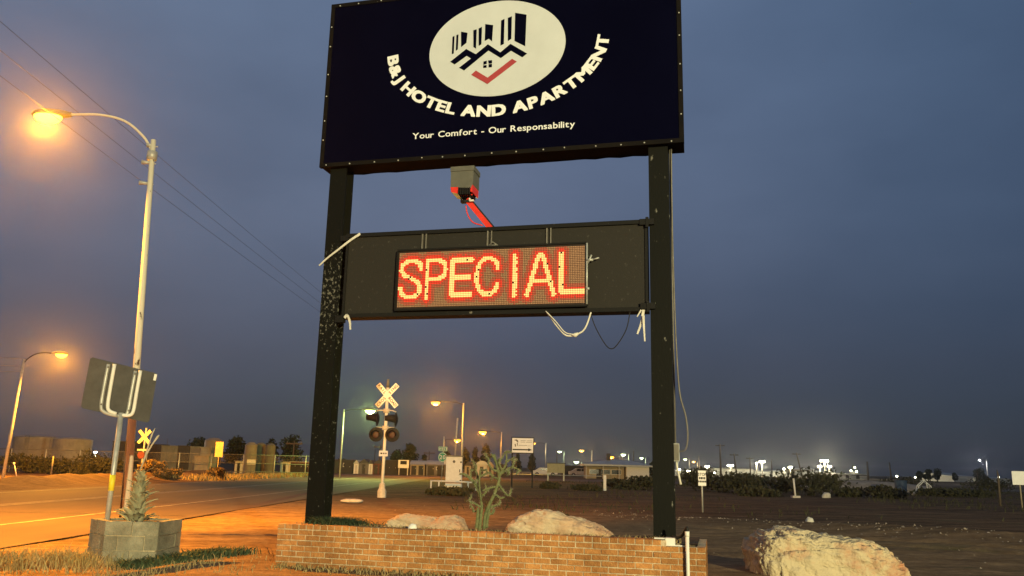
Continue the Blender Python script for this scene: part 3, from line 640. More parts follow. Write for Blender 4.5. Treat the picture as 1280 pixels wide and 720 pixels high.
# cactus
bx, by = -.33, 11.45
SEG = [[(-.03,0),(-.02,.16),(-.01,.3),(-.02,.39)],[(.03,.02),(.04,.19),(.09,.34),(.15,.47),(.21,.64),(.21,.74),(.18,.85),(.14,1.01)],[(-.07,.03),(-.06,.18),(-.06,.3)],[(.06,.04),(.07,.15),(.1,.3)],[(-.02,.39),(-.06,.5),(-.13,.62),(-.23,.71)],[(-.01,.3),(-.1,.35),(-.19,.39)],[(-.02,.39),(-.04,.52),(-.05,.66),(-.04,.81)],[(-.05,.56),(-.15,.67),(-.26,.74)],[(.1,.31),(.2,.34),(.25,.38)],[(.15,.47),(.23,.43),(.3,.44)],[(.21,.62),(.27,.53),(.34,.46)],[(.17,.58),(.07,.55),(-.01,.52)],[(.21,.72),(.28,.78),(.38,.84),(.51,.8)],[(.21,.74),(.3,.87),(.31,1.05)],[(.2,.78),(.12,.81),(.06,.88)],[(.18,.85),(.24,.95),(.28,1.03)],[(.14,.99),(.08,.97),(.03,.95)],[(.16,.91),(.1,1.02)],[(.28,.78),(.34,.74)],[(-.01,.45),(.05,.52),(.03,.6)],[(-.05,.66),(-.11,.79),(-.13,.86)],[(-.04,.71),(.05,.75)],[(-.17,.69),(-.18,.79)],
 [(.0,.2),(-.06,.25),(-.12,.24)],[(.05,.25),(.13,.22),(.17,.28)],[(.2,.68),(.13,.70),(.10,.66)],[(.25,.8),(.20,.9)],[(.3,.9),(.37,.95)]]
rs = np.random.RandomState(14)
for sg in list(SEG[4:]):
    for e_ in (sg[-1], sg[len(sg)//2]):
        for q in range(1 if rs.rand() < .55 else 0):
            a_ = rs.uniform(-.4, 3.5); l2 = rs.uniform(.05, .11); SEG.append([e_, (e_[0]+l2*.5*math.cos(a_), e_[1]+l2*.5*math.sin(a_)), (e_[0]+l2*math.cos(a_+.3), min(1.05, e_[1]+l2*math.sin(a_+.3)))])
cac = thing('cactus', 'pale green branching cholla cactus in the middle of the planter', 'cactus', (bx, by, .70))
rs = np.random.RandomState(4); spn = MB()
for k, sgm in enumerate(SEG):
    yo = 0 if k < 4 else rs.uniform(-.14, .14); dp = lambda t: yo*t
    P = smooth_pts([(a, (rs.uniform(-.02, .02) if k < 4 else yo*(i+0.3)/len(sgm)), b) for i, (a, b) in enumerate(sgm)], 5)
    r0 = .024 if k in (0, 1, 2, 3) else .0145
    rr = [r0*(1-.25*i/len(P))*(1+.14*math.sin(i*2.4)) for i in range(len(P))]; rr[-1] *= .55
    part('stem' if k < 4 else 'branch', MB().tube(P, rr, 8), 'cactus', cac)
    for p in P:
        for q in range(3):
            d = rs.normal(size=3); d /= np.linalg.norm(d); a_ = np.array(p)+d*.012; b_ = a_+d*.032; t_ = np.cross(d, rs.normal(size=3)); t_ = t_/np.linalg.norm(t_)*.0016
            spn.add([a_-t_, a_+t_, b_], [(0, 1, 2)])
part('spines', spn, 'stalk', cac, 'stuff')

# meter conduit, hose and white box at the right end of the wall
single('conduit_pipe', MB().tube([(5.285, YF-.05, .86), (5.285, YF-.05, .05)], .022, 10).tube([(5.285, YF-.05, .80), (5.285, YF-.05, .86)], .026, 10), 'white', 'white upright pipe in front of the right end of the brick wall', 'pipe', **SL)
single('hose', MB().tube(smooth_pts([(5.11, YF+.14, .78), (5.17, YF+.10, .775), (5.22, YF+.05, .80), (5.265, YF-.02, .87), (5.285, YF-.045, .90), (5.288, YF-.05, .85)]), .017, 8), 'black', 'short black hose bending from the white box into the upright pipe', 'hose', **SL)
wb = thing('valve_box', 'small white box at the foot of the right post', 'box', (SO[0], SO[1], 0), -SA)
part('housing', MB().box(5.03, 5.14, YF+.02, YF+.16, TOP-.066, TOP+.02), 'white', wb); part('flange', MB().box(4.90, 5.03, YF+.03, YF+.12, TOP+.004, TOP+.018).box(5.02, 5.24, YF+.01, YF+.05, TOP-BH+.001, TOP-BH+.014), 'white', wb)

# ------------------------------------------------------------------ grass, weeds, gravel (stuff)
def blades(name, pts, hgt, wid, mt, label, seed, lean=.5, cat='grass'):
    rs = np.random.RandomState(seed); P = np.asarray(pts, float); n = len(P)
    a = rs.rand(n)*2*np.pi; h = hgt*(.45+.75*rs.rand(n)); ln = lean*h*(.2+rs.rand(n)); wd = wid*(.6+.8*rs.rand(n))
    dx, dy = np.cos(a), np.sin(a); b = rs.rand(n)*np.pi; wx, wy = np.cos(b)*wd/2, np.sin(b)*wd/2
    V = np.zeros((n, 5, 3))
    V[:, 0] = P+np.stack([-wx, -wy, 0*wx], -1); V[:, 1] = P+np.stack([wx, wy, 0*wx], -1)
    midp = P+np.stack([dx*ln*.35, dy*ln*.35, h*.6], -1)
    V[:, 2] = midp+np.stack([wx*.7, wy*.7, 0*wx], -1); V[:, 3] = midp-np.stack([wx*.7, wy*.7, 0*wx], -1)
    V[:, 4] = P+np.stack([dx*ln, dy*ln, h*(1-.25*rs.rand(n))], -1)
    o = 5*np.arange(n)[:, None]
    Fq = (np.array([[0, 1, 2, 3]])+o).tolist()+(np.array([[3, 2, 4]])+o).tolist()
    mb = MB(); mb.v = [tuple(p) for p in V.reshape(-1, 3).tolist()]; mb.f = [tuple(f) for f in Fq]
    ob = part(name, mb, mt, None, 'stuff'); ob['label'] = label; ob['category'] = cat; return ob
def scatter(n, x0, x1, y0, y1, seed, dens=None, z=None):
    rs = np.random.RandomState(seed); x = rs.uniform(x0, x1, n); y = rs.uniform(y0, y1, n)
    if dens is not None: k = rs.rand(n) < dens(x, y); x, y = x[k], y[k]
    return np.stack([x, y, (H(x, y) if z is None else np.full(len(x), z))-.005], -1)
tuft = lambda cx, cy, rx, ry: (lambda x, y: np.exp(-((x-cx)/rx)**2-((y-cy)/ry)**2))
blades('green_grass', scatter(9000, -8.6, -5.3, 11.6, 13.6, 1, tuft(-6.75, 12.75, .75, .55)), .24, .012, 'grass', 'tall green and straw coloured grass left of the concrete block planter', 2, .7)
blades('dry_grass', scatter(30000, -9.0, -2.6, 10.2, 14.5, 3, lambda x, y: np.clip(fbm(x*1.2, y*1.2)*2.2-.75, 0, 1)*np.exp(-((x+6.6)/2.2)**2)), .10, .010, 'drygrass', 'short dry grass on the dirt around the block planter', 4, .9)
blades('dark_weeds', scatter(14000, -5.6, -3.6, 11.9, 14.0, 5, lambda x, y: np.maximum(tuft(-4.55, 13.0, .42, .35)(x, y), .8*tuft(-5.1, 12.45, .6, .12)(x, y))), .15, .03, 'weed', 'dark green low weeds right of the concrete block planter', 6, 1.2, 'weeds')
wl = []
rs = np.random.RandomState(8)
for i in range(900):
    s_ = rs.uniform(.05, 5.3); x, y = sw(s_, .47+abs(rs.normal())*.16); wl.append((x, y, ground_z(x, y)-.01))
blades('dry_weeds', wl, .085, .014, 'drygrass', 'dry weeds and leaves along the foot of the brick wall', 9, 1.1, 'weeds')
wl = []
for i in range(1500):
    s_ = rs.uniform(.1, 5.2); x, y = sw(s_, .24-abs(rs.normal())*.10); wl.append((x, y, .69))
blades('planter_weeds', wl, .085, .010, 'drygrass', 'thin dry weeds along the soil behind the brick wall top', 10, .6, 'weeds')
wl = []
for i in range(2600):
    s_ = rs.normal(.62, .22); x, y = sw(s_, .08+rs.normal()*.10)
    if s_ > .36: wl.append((x, y, .69))
blades('creeping_weed', wl, .15, .014, 'weed', 'green creeping weed on the soil right of the left post', 11, 1.3, 'weeds')
wl = []
for i in range(2400):
    s_ = rs.uniform(.3, 5.0); x, y = sw(s_, .20-abs(rs.normal())*.06); wl.append((x, y, .69))
blades('leaf_litter', wl, .05, .03, 'soil', 'dark dead leaves on the soil behind the wall top', 12, 1.6, 'leaves')
def pebbles(pts, size, mt, name, label, seed):
    rs = np.random.RandomState(seed); P = np.asarray(pts); n = len(P)
    base = np.array([(1,0,0),(-1,0,0),(0,1,0),(0,-1,0),(0,0,.7),(0,0,-.7)], float); Fb = np.array([(0,2,4),(2,1,4),(1,3,4),(3,0,4),(2,0,5),(1,2,5),(3,1,5),(0,3,5)])
    sc = size*(.4+rs.rand(n)**3*2.2)
    V = P[:, None]+(base[None]*(1+.5*rs.normal(size=(n, 6, 1)))*sc[:, None, None])
    a = rs.rand(n)*6.28; c, s_ = np.cos(a)[:, None], np.sin(a)[:, None]; dx = V[..., 0]-P[:, None, 0]; dy = V[..., 1]-P[:, None, 1]
    V[..., 0] = P[:, None, 0]+dx*c-dy*s_; V[..., 1] = P[:, None, 1]+dx*s_+dy*c
    mb = MB(); mb.arr(V.reshape(-1, 3), (Fb[None]+6*np.arange(n)[:, None, None]).reshape(-1, 3)); ob = part(name, mb, mt, None, 'stuff'); ob['label'] = label; ob['category'] = 'stones'
pebbles(scatter(5000, -4, 13, 12.5, 34, 21, lambda x, y: .12+.0*x), .012, 'gravel', 'loose_stones', 'loose small stones scattered over the dirt yard', 1)
pebbles(scatter(5200, 3, 13, 20, 33, 22, lambda x, y: np.exp(-((x*.60+y*.80-25.6)/1.4)**2)), .017, 'gravel', 'ballast_gravel', 'pale gravel along the low dark ridge behind the big boulder', 2)
blades('roadside_grass', scatter(9000, -26, -20, 62, 96, 23, lambda x, y: np.exp(-((x+23)/1.1)**2)), .45, .06, 'drygrass', 'strip of dry grass along the far edge of the road', 13, .6)
blades('field_grass', scatter(16000, -2, 60, 30, 95, 24, lambda x, y: np.clip(fbm(x*.12, y*.12)*3-1.2, 0, 1)), .28, .05, 'scrub', 'patchy dark weeds over the vacant lot', 14, .8)

# ------------------------------------------------------------------ concrete block planter with yucca, road sign back
bp_ = thing('block_planter', 'pale concrete block planter with chamfered sides at the roadside', 'planter', (-5.83, 13.25, 0), .03)
poly = [(-.66, .12), (-.20, -.40), (.58, -.36), (.62, .50), (-.20, .62)]
ctr = np.array([-.05, .1])
part('core', MB().prism([(0, 0), (0, .1), (.1, .1)], 0, .01), 'mortar', bp_).hide_render = False
bpy.data.objects.remove(bp_.children[0])
mb = MB(); kk = len(poly); inn = [tuple(ctr+(np.array(p)-ctr)*.955) for p in poly]
mb.add([(x, y, -.1) for x, y in inn]+[(x, y, .57) for x, y in inn], [tuple(range(kk))[::-1], tuple(range(kk, 2*kk))]+[(i, (i+1) % kk, (i+1) % kk+kk, i+kk) for i in range(kk)])
part('mortar_core', mb, 'mortar', bp_)
BHT = .212
for cidx in range(3):
    for e in range(kk):
        a = np.array(poly[e]); b = np.array(poly[(e+1) % kk]); ln = np.linalg.norm(b-a); d = (b-a)/ln; nrm = np.array([d[1], -d[0]])
        nb = max(1, round(ln/.42)); cuts = [i*ln/nb for i in range(nb+1)]
        if cidx % 2 and nb > 1: cuts = [0]+[(i+.5)*ln/nb for i in range(nb)]+[ln]
        for u0, u1 in zip(cuts, cuts[1:]):
            z0_ = cidx*BHT-.02+random.uniform(-.004, .004); z1_ = z0_+BHT-.010; o_ = random.uniform(-.004, .006); dep = .10
            g0, g1 = u0+.006, u1-.006
            if u0 == 0: g0 = .0
            if u1 == ln: g1 = ln-.004
            p0 = a+d*g0+nrm*o_; p1 = a+d*g1+nrm*o_; q0_ = p0-nrm*dep+d*.04*(u0 == 0); q1_ = p1-nrm*dep-d*.04*(u1 == ln)
            jt = [random.uniform(-.006, .006) for _ in range(4)]
            part('concrete_block', MB().add([(*p0, z0_), (*p1, z0_), (*q1_, z0_), (*q0_, z0_), (*p0, z1_+jt[0]), (*p1, z1_+jt[1]), (*q1_, z1_), (*q0_, z1_)], [(0,3,2,1),(4,5,6,7),(0,1,5,4),(1,2,6,5),(2,3,7,6),(3,0,4,7)]), 'block', bp_)
part('soil', MB().add([(x, y, .575) for x, y in [tuple(ctr+(np.array(p)-ctr)*.86) for p in poly]], [tuple(range(kk))]), 'soil', bp_)
# yucca trunk
yx, yy_ = float(at(171, 640, 13.3)[0]), 13.3
yu = thing('yucca', 'grey green yucca with stubby upright leaves growing in the block planter', 'plant', (yx, yy_, .55))
part('trunk', MB().tube([(0, 0, 0), (.0, 0, .3), (.015, 0, .78)], [.07, .06, .025], 8), 'bark', yu)
lm = []
for v in range(3):
    mb = MB(); L_ = (.23, .27, .20)[v]; wd = (.052, .044, .058)[v]; k = 6
    for i in range(k+1):
        t = i/k; ww = wd*(1-t**1.6)*(.75+.5*math.sin(t*2.5))+.002; yq = (.10, .16, .06)[v]*t*t
        mb.v += [(-ww, yq-.006, L_*t*(1-.18*t)), (0, yq+.012, L_*t*(1-.18*t)), (ww, yq-.006, L_*t*(1-.18*t))]
    for i in range(k): o = 3*i; mb.f += [(o, o+1, o+4, o+3), (o+1, o+2, o+5, o+4)]
    lm.append(mb.mesh('yucca_leaf'))
rs = np.random.RandomState(2)
for i in range(120):
    t = i/120; a = i*2.399; z_ = .0+t*.72; r_ = .10*(1-.8*t)
    o = link('leaf', lm[i % 3], 'yucca', yu); tilt = (.72-.58*t)*rs.uniform(.4, 1.35)+(.7 if rs.rand() < .05 else 0); sc_ = (1.0-.32*t)*rs.uniform(.65, 1.25)
    o.matrix_local = Matrix.Translation((math.cos(a)*r_+.015*t, math.sin(a)*r_, z_)) @ Matrix.Rotation(a-math.pi/2, 4, 'Z') @ Matrix.Rotation(-tilt*.75, 4, 'X') @ Matrix.Rotation(rs.uniform(-.3, .3), 4, 'Y') @ Matrix.Rotation(rs.uniform(-.7, .7), 4, 'Z') @ Matrix.Scale(sc_, 4)
def cy(px, py): p = at(px, py, 13.3); return (p[0]-yx, 0, p[2]-.55)
part('flower_stalk', MB().tube([cy(175, 588), cy(181, 572), cy(187, 552), cy(190, 543), cy(194, 535)], [.012, .013, .012, .014, .004], 7), 'stalk', yu)
part('flower_stalk', MB().tube([cy(176, 586), cy(183, 568), cy(190, 556), cy(197, 546), cy(199, 544)], [.012, .013, .011, .018, .006], 7), 'stalk', yu)
# road sign seen from behind
TLc, BLc, TRc = (np.array(at(*q)) for q in ((113, 446, 13.0), (100, 514, 13.0), (197, 467, 13.55)))
rsg = thing('road_sign', 'back of a leaning grey metal road sign on a post with yellow tape', 'sign', (float(at(135, 640, 13.2)[0]), 13.2, .55))
org = np.array(rsg.location); uu = TRc-TLc; vv = BLc-TLc; vv = vv*.94; nn_ = np.cross(uu, vv); nn_ /= np.linalg.norm(nn_)
if nn_[1] > 0: nn_ = -nn_        # towards the camera
def sp_(a, b, c=0): return tuple(TLc+uu*a+vv*b+nn_*c-org)
mb = MB(); cs = [(.03, 0), (.97, 0), (1, .04), (1, .96), (.97, 1), (.03, 1), (0, .96), (0, .04)]
mb.add([sp_(a, b, 0) for a, b in cs]+[sp_(a, b, -.006) for a, b in cs], [tuple(range(8)), tuple(range(15, 7, -1))]+[(i, i+8, (i+1) % 8+8, (i+1) % 8) for i in range(8)])
M['signback'] = mat('sign_back', (.045, .044, .042), .6, .25, 5, metal=.2)
panel = part('sign_panel', mb, 'signback', rsg)
part('edge_sticker', MB().add([sp_(.955, .02, .004), sp_(.995, .02, .004), sp_(.99, .15, .004), sp_(.95, .15, .004)], [(0, 1, 2, 3)]), 'white', panel)
for a in (.24, .34): pass
part('bracket_tube', MB().tube(smooth_pts([sp_(.265, .06, .04), sp_(.262, .5, .04), sp_(.27, .88, .04), sp_(.31, .97, .04), sp_(.40, 1.0, .04), sp_(.52, 1.0, .04)], 4), .029, 8), 'galv', panel)
part('bracket_tube', MB().tube(smooth_pts([sp_(.35, .03, .05), sp_(.352, .5, .05), sp_(.36, .84, .05), sp_(.40, .94, .05), sp_(.5, .965, .05)], 4), .029, 8), 'white', panel)
part('bracket_tube', MB().tube(smooth_pts([sp_(.665, .06, .04), sp_(.662, .5, .04), sp_(.66, .88, .04), sp_(.62, .97, .04), sp_(.52, 1.0, .04)], 4), .029, 8), 'galv', panel)
part('bracket_tube', MB().tube(smooth_pts([sp_(.735, .03, .05), sp_(.735, .5, .05), sp_(.735, .84, .05), sp_(.69, .94, .05), sp_(.58, .965, .05)], 4), .029, 8), 'white', panel)
for a, b in ((.265, .12), (.265, .85), (.665, .12), (.665, .85)): part('bolt', MB().tube([sp_(a, b, .055), sp_(a, b, .075)], .016, 6), 'galvdk', panel)
pa = np.array(at(151, 519, 13.28))-org; pb = np.array([0, 0, -.2]); l_ = lambda t: tuple(pa+(pb-pa)*t)
part('post', MB().tube([l_(-.02), l_(1)], .040, 10), 'galv', rsg); part('reflective_tape', MB().tube([l_(.50), l_(.63)], .043, 10), 'yellow', rsg)

# ------------------------------------------------------------------ street lamps
def cobra(name, label, base, topz, arm, col, power, lens, pr=.10, size=1.0, poleM='galv', lean=(0, 0), group='street lamps', rise=.55, radius=.05, spot=0, halo=0):
    t = thing(name, label, 'street lamp', (base[0], base[1], ground_z(base[0], base[1])-.02), 0, group)
    ax, ay = arm; top = (lean[0], lean[1], topz); L_ = math.hypot(ax, ay); dx, dy = ax/L_, ay/L_
    part('pole', MB().tube([(0, 0, 0), (lean[0]*.5, lean[1]*.5, topz*.5), top], [pr, pr*.85, pr*.68], 10), poleM, t)
    a0 = Vector((top[0], top[1], topz-.28))
    cur = [a0, a0+Vector((ax*.12, ay*.12, rise*.42)), a0+Vector((ax*.35, ay*.35, rise*.85)), a0+Vector((ax*.65, ay*.65, rise*1.02)), a0+Vector((ax, ay, rise))]
    part('arm', MB().tube(smooth_pts(cur, 5), pr*.34, 8), poleM if base[1] < 40 else 'black', t)
    h = a0+Vector((ax, ay, rise)); s_ = size
    mb = MB(); secs = [(-.05, .05, .05), (.15, .13, .09), (.40, .17, .11), (.62, .12, .08), (.72, .03, .03)]; vs = []
    for d, wd, hh in secs:
        for q in range(10):
            a = 2*math.pi*q/10; lx = wd*math.cos(a)*s_; lz = max(-.03, hh*math.sin(a))*s_
            vs.append((h.x+dx*d*s_-dy*lx, h.y+dy*d*s_+dx*lx, h.z+lz))
    mb.add(vs, [(i*10+q, i*10+(q+1) % 10, (i+1)*10+(q+1) % 10, (i+1)*10+q) for i in range(4) for q in range(10)]+[tuple(range(10))[::-1], tuple(range(40, 50))]); mb.smooth = True
    head = part('lamp_head', mb, 'galvdk', t)
    lc = (h.x+dx*.40*s_, h.y+dy*.40*s_, h.z-.04*s_); mb = MB(); vs = []
    for i in range(6):
        ph = -math.pi/2*(1-i/5)
        for q in range(14):
            a = 2*math.pi*q/14; u_ = .27*s_*math.cos(ph)*math.cos(a); v_ = .165*s_*math.cos(ph)*math.sin(a)
            vs.append((lc[0]+dx*u_-dy*v_, lc[1]+dy*u_+dx*v_, lc[2]+.17*s_*math.sin(ph)))
    mb.add(vs, [(i*14+q, i*14+(q+1) % 14, (i+1)*14+(q+1) % 14, (i+1)*14+q) for i in range(5) for q in range(14)]); mb.smooth = True
    part('lens', mb, lens, head)
    if power: lamp('lamp_light', (t.location.x+lc[0], t.location.y+lc[1], t.location.z+lc[2]-.17*s_-radius-.02), power, col, radius, spot)
    if halo:        # the head throws two lobes of light up and down the road
        for sg, k_ in ((-1, 1.0), (1, 1.25)): lamp('lobe_light', (t.location.x+lc[0], t.location.y+lc[1], t.location.z+lc[2]-.17*s_-radius-.02), halo*k_, col, radius, 122, (-.06, sg*.77, -.63))
    return t
SOD = (1.0, .36, .018); MER = (.80, 1.0, .50); WARM = (1.0, .72, .34)
p1 = cobra('street_lamp', 'nearest pale street lamp with chipped paint and glowing orange head over the road', (-8.02, 18.0), 8.84, (-2.05, 0.0), SOD, 12000, 'sodium', .085, 1.2, 'polepaint', (-.40, 0), rise=.86, spot=122, halo=22000)
for dz, dx in ((-.1, -.08), (-.52, -.12), (-1.02, -.12)): part('insulator', MB().tube([(-.40+.01*dz, 0, 8.8+dz), (-.40+dx*1.6, -.03, 8.8+dz)], [.03, .055], 8).box(-.52, -.28, -.02, .02, 8.77+dz, 8.79+dz), 'galv', p1)
part('clamp_band', MB().tube([(-.39, 0, 8.35), (-.385, 0, 8.55)], .115, 10), 'galv', p1)
part('cable_riser', MB().tube([(-.11, -.02, .1), (-.19, -.02, 2.9)], .022, 8), 'wood', p1)
p2 = cobra('street_lamp', 'orange street lamp on a leaning pole at the far left of the road', (-34.0, 57.0), 8.15, (1.95, 0), SOD, 14000, 'sodium', .11, 1.5, 'galv', (-.1, .6), rise=.75, spot=130, halo=34000)
cobra('street_lamp', 'greenish white yard lamp on a thin pole right of the left post', (gx(425, 84), 84.3), 6.9, (1.9, 0), (.70, 1.0, .25), 6000, 'greenlens', .085, 1.9, 'galv', rise=.3)
for px, py, Yd, col, pw, ln, sz, ax, lab in (
    (577, 503, 103, SOD, 52000, 'sodium', 1.6, -2.7, 'high orange street lamp on the tall pole behind the white cabinet'),
    (554, 549, 200, SOD, 34000, 'sodium', 2.3, 2.0, 'orange street lamp just left of the tall pole behind the cabinet'),
    (626, 540, 185, SOD, 46000, 'sodium', 2.4, -3.0, 'bright orange street lamp left of the arrow sign'),
    (682, 554, 255, WARM, 22000, 'sodium', 2.4, -2.8, 'warm street lamp right beside the arrow sign'),
    (740, 563, 340, WARM, 26000, 'sodium', 3.0, -2.8, 'upper warm lamp over the left end of the flat roofed house'),
    (778, 571, 330, SOD, 22000, 'sodium', 3.0, -2.8, 'orange lamp above the middle of the flat roofed house'),
    (705, 564, 330, MER, 9000, 'whitelens', 2.4, -.6, 'pale green lamp between the arrow sign and the flat roofed house'),
    (727, 577, 300, MER, 9000, 'whitelens', 2.6, -.6, 'low pale green lamp beside the left end of the flat roofed house'),
    (786, 568, 350, MER, 12000, 'whitelens', 2.9, -.8, 'white lamp above the right half of the flat roofed house'),
    (807, 572, 360, MER, 6000, 'whitelens', 2.2, -.6, 'small white lamp left of the right post'),
    (862, 574, 380, WARM, 6000, 'whitelens', 2.2, -.8, 'small pale lamp just right of the right post'),
    (872, 577, 380, WARM, 6000, 'sodium', 2.2, -.6, 'small warm lamp above the white notice on its post')):
    x = gx(px, Yd); tz = zt(px, py, Yd)
    cobra('street_lamp', lab, (x, Yd), tz, (ax, 0), col, pw*.22, ln, .13 if Yd < 250 else .17, sz*1.25, 'galv', rise=.35, radius=.08)
# overhead wires and their far pole
fp = thing('utility_pole', 'wooden utility pole across the road behind the left sign post', 'utility pole', (-10.35, 45.0, 0))
part('pole', MB().tube([(0, 0, -.1), (0, 0, 10.7)], [.16, .11], 10), 'wood', fp)
for i, z_ in enumerate((10.5, 9.93, 9.45)): part('insulator', MB().tube([(.1, 0, z_), (.22, 0, z_)], .05, 8), 'galv', fp)
for z_a, z_b, lab in ((9.9, 10.5, 'topmost of the three overhead wires above the road'), (9.35, 9.93, 'middle one of the three overhead wires above the road'), (8.85, 9.45, 'lowest of the three overhead wires above the road')):
    pts = [(-10.45+.0048*i, -8+53*i/40, z_a+(z_b-z_a)*i/40-.35*(1-((i-20)/20)**2)*.4) for i in range(41)]
    single('overhead_wire', MB().tube(pts, .0055, 5), 'black', lab, 'wire', group='overhead wires')
for dz, lab in ((0, 'highest'), (-.55, 'middle'), (-.95, 'lowest')):
    pts = [(-34.1-30*i/12, 57.6+6*i/12, 8.2+dz+.5*(i/12)) for i in range(13)]
    single('overhead_wire', MB().tube(pts, .018, 5), 'galvdk', lab+' wire running left from the far left street lamp pole', 'wire', group='wires at the far left pole')

# ------------------------------------------------------------------ railroad crossing signal
xs_ = thing('crossing_signal', 'railroad crossing signal with white crossbuck and four dark round lamps', 'signal', (-5.84, 39.44, 0))
part('mast', MB().tube([(0, 0, 0), (.02, 0, 5.15)], .075, 10), 'white', xs_); part('mast_cap', MB().tube([(.02, 0, 5.1), (.02, 0, 5.5)], [.085, .06], 8), 'galvdk', xs_)
part('base', MB().lathe([(.21, 0), (.21, .3), (.15, .42), (.13, .62), (.1, .66)], 10), 'dirtywhite', xs_)
CZ = 4.72
for sgn_, txts in ((1, ('CROS', 'SING')), (-1, ('RAIL', 'ROAD'))):
    a = sgn_*R_(48); ca, sa_ = math.cos(a), math.sin(a); yo = -.10 if sgn_ > 0 else -.085
    rot = lambda u_, v_: (.02+ca*u_-sa_*v_, CZ+sa_*u_+ca*v_)
    bl = part('crossbuck_blade', MB().prism([rot(-.70, -.125), rot(.70, -.125), rot(.70, .125), rot(-.70, .125)], yo, yo+.010), 'signwhite', xs_)
    for half, tx in zip((-1, 1), txts):
        ws = [.15]*len(tx); u0 = -.66 if half < 0 else .12
        for i, c in enumerate(tx):
            V_, F_, wd = glyph(c, .02); k_ = .135/max(wd, .3) if wd > .3 else .2
            mb = glyph_mb(c, lambda g, h_, u0=u0, i=i, wd=wd: rot(u0+i*.138+.065+(g-wd/2)*.19, -.065+h_*.19), .02, .004); mb.v = [(p[0], p[1]+yo-.0005, p[2]) for p in mb.v]; part('letter', mb, 'black', bl)
def roundlight(x, z, face_y, side=False):
    hd_ = part('signal_head', MB(), 'black', xs_); bpy.data.objects.remove(hd_)
    mb = MB()
    if not side:
        mb.lathe([(.02, .10), (.34, .02), (.34, 0), (.15, -.02)], 20); mb.v = [(x+a, face_y+c*-1, z+b) for a, b, c in mb.v]
        hd_ = part('background_disc', mb, 'black', xs_)
        ln = MB().lathe([(.17, 0), (.15, .02), (.08, .035), (.01, .04)], 16); ln.v = [(x+a, face_y-.1-c, z+b) for a, b, c in ln.v]; part('lens', ln, 'redlens', hd_)
        vz = MB()
        for i in range(14):
            a0, a1 = math.pi*(-.1+1.2*i/14), math.pi*(-.1+1.2*(i+1)/14)
            q = [(x+.20*math.cos(a_), y_, z+.20*math.sin(a_)) for a_ in (a0, a1) for y_ in (face_y-.08, face_y-.40)]; vz.add([q[0], q[1], q[3], q[2]], [(0, 1, 2, 3)])
        part('visor', vz, 'black', hd_)
    else:
        mb.lathe([(.34, 0), (.34, .03), (.10, .12)], 20); mb.v = [(x+c, face_y+a*.95, z+b) for a, b, c in mb.v]; hd_ = part('background_disc', mb, 'black', xs_)
        part('visor', MB().tube([(x, face_y, z+.03), (x-.25, face_y-.02, z+.06), (x-.5, face_y-.04, z+.05)], [.20, .17, .13], 12), 'black', hd_)
roundlight(-.39, 2.88, -.16); roundlight(.37, 2.88, -.16); roundlight(-.42, 3.62, .0, True); roundlight(.46, 3.60, .0, True)
part('crossarm', MB().tube([(-.45, 0, 3.98), (-.3, 0, 4.02), (.3, 0, 4.02), (.48, 0, 3.95)], .03, 8).box(-.12, .15, -.09, .09, 3.90, 4.10), 'dirtywhite', xs_)
part('crossarm', MB().tube([(-.42, 0, 3.22), (.42, 0, 3.22)], .03, 8).box(-.13, .14, -.09, .09, 3.10, 3.30), 'dirtywhite', xs_)
plq = part('number_plate', MB().box(-.22, .20, -.10, -.085, 1.88, 2.14), 'signblue', xs_)
part('plate_mark', MB().box(-.15, -.06, -.105, -.1005, 1.98, 2.05).box(-.02, .04, -.105, -.1005, 1.98, 2.05).box(.08, .14, -.105, -.1005, 1.98, 2.05), 'black', plq)
# second crossbuck across the track
Yx = 70.0; xc = gx(178, Yx); zc = zt(178, 546, Yx)
cb = thing('crossbuck_sign', 'amber lit railroad crossbuck far behind the yucca', 'sign', (xc, Yx, 0))
part('mast', MB().tube([(0, 0, 0), (.05, 0, zc+.75)], .07, 8), 'dirtywhite', cb)
for a in (R_(48), R_(-48)):
    ca, sa_ = math.cos(a), math.sin(a); part('crossbuck_blade', MB().prism([(ca*u_-sa_*v_, zc+sa_*u_+ca*v_) for u_, v_ in ((-.7, -.13), (.7, -.13), (.7, .13), (-.7, .13))], -.1 if a > 0 else -.085, -.09 if a > 0 else -.075), 'signamberlit', cb)
part('crossarm', MB().box(-.5, .5, -.05, .05, zc-1.15, zc-1.0), 'dirtywhite', cb); part('background_disc', MB().lathe([(.3, 0), (.3, .03)], 16, (-.1, 0, 0)), 'shedred', cb).matrix_local = Matrix.Translation((0, -.1, zc-1.5)) @ Matrix.Rotation(math.pi/2, 4, 'X')

# ------------------------------------------------------------------ signal cabinet, guard rail, route sign
x0 = gx(568, 55); cabn = thing('signal_cabinet', 'white upright equipment cabinet beside the railroad crossing', 'cabinet', (x0, 55, 0))
part('housing', MB().box(-.52, .52, -.4, .4, .28, 2.08), 'white', cabn); part('roof', MB().box(-.60, .60, -.47, .47, 2.08, 2.17), 'galvdk', cabn); part('plinth', MB().box(-.56, .54, -.42, .42, -.05, .28), 'galv', cabn)
dr = part('door', MB().box(-.46, .46, -.415, -.40, .36, 2.02), 'white', cabn); part('handle', MB().box(.36, .41, -.44, -.415, 1.1, 1.3), 'black', dr); part('badge', MB().tube([(0, -.418, 1.78), (0, -.43, 1.78)], .09, 10), 'galvdk', dr); part('latch', MB().box(.40, .50, -.44, -.415, 1.70, 1.80), 'black', dr); part('latch', MB().box(.40, .50, -.44, -.415, .55, .62), 'black', dr)
part('side_box', MB().box(-.66, -.52, -.2, .2, 1.6, 1.85), 'dirtywhite', cabn)
part('riser_pipe', MB().tube([(.02, 0, 2.1), (.10, 0, 4.6)], .05, 8), 'galv', cabn)
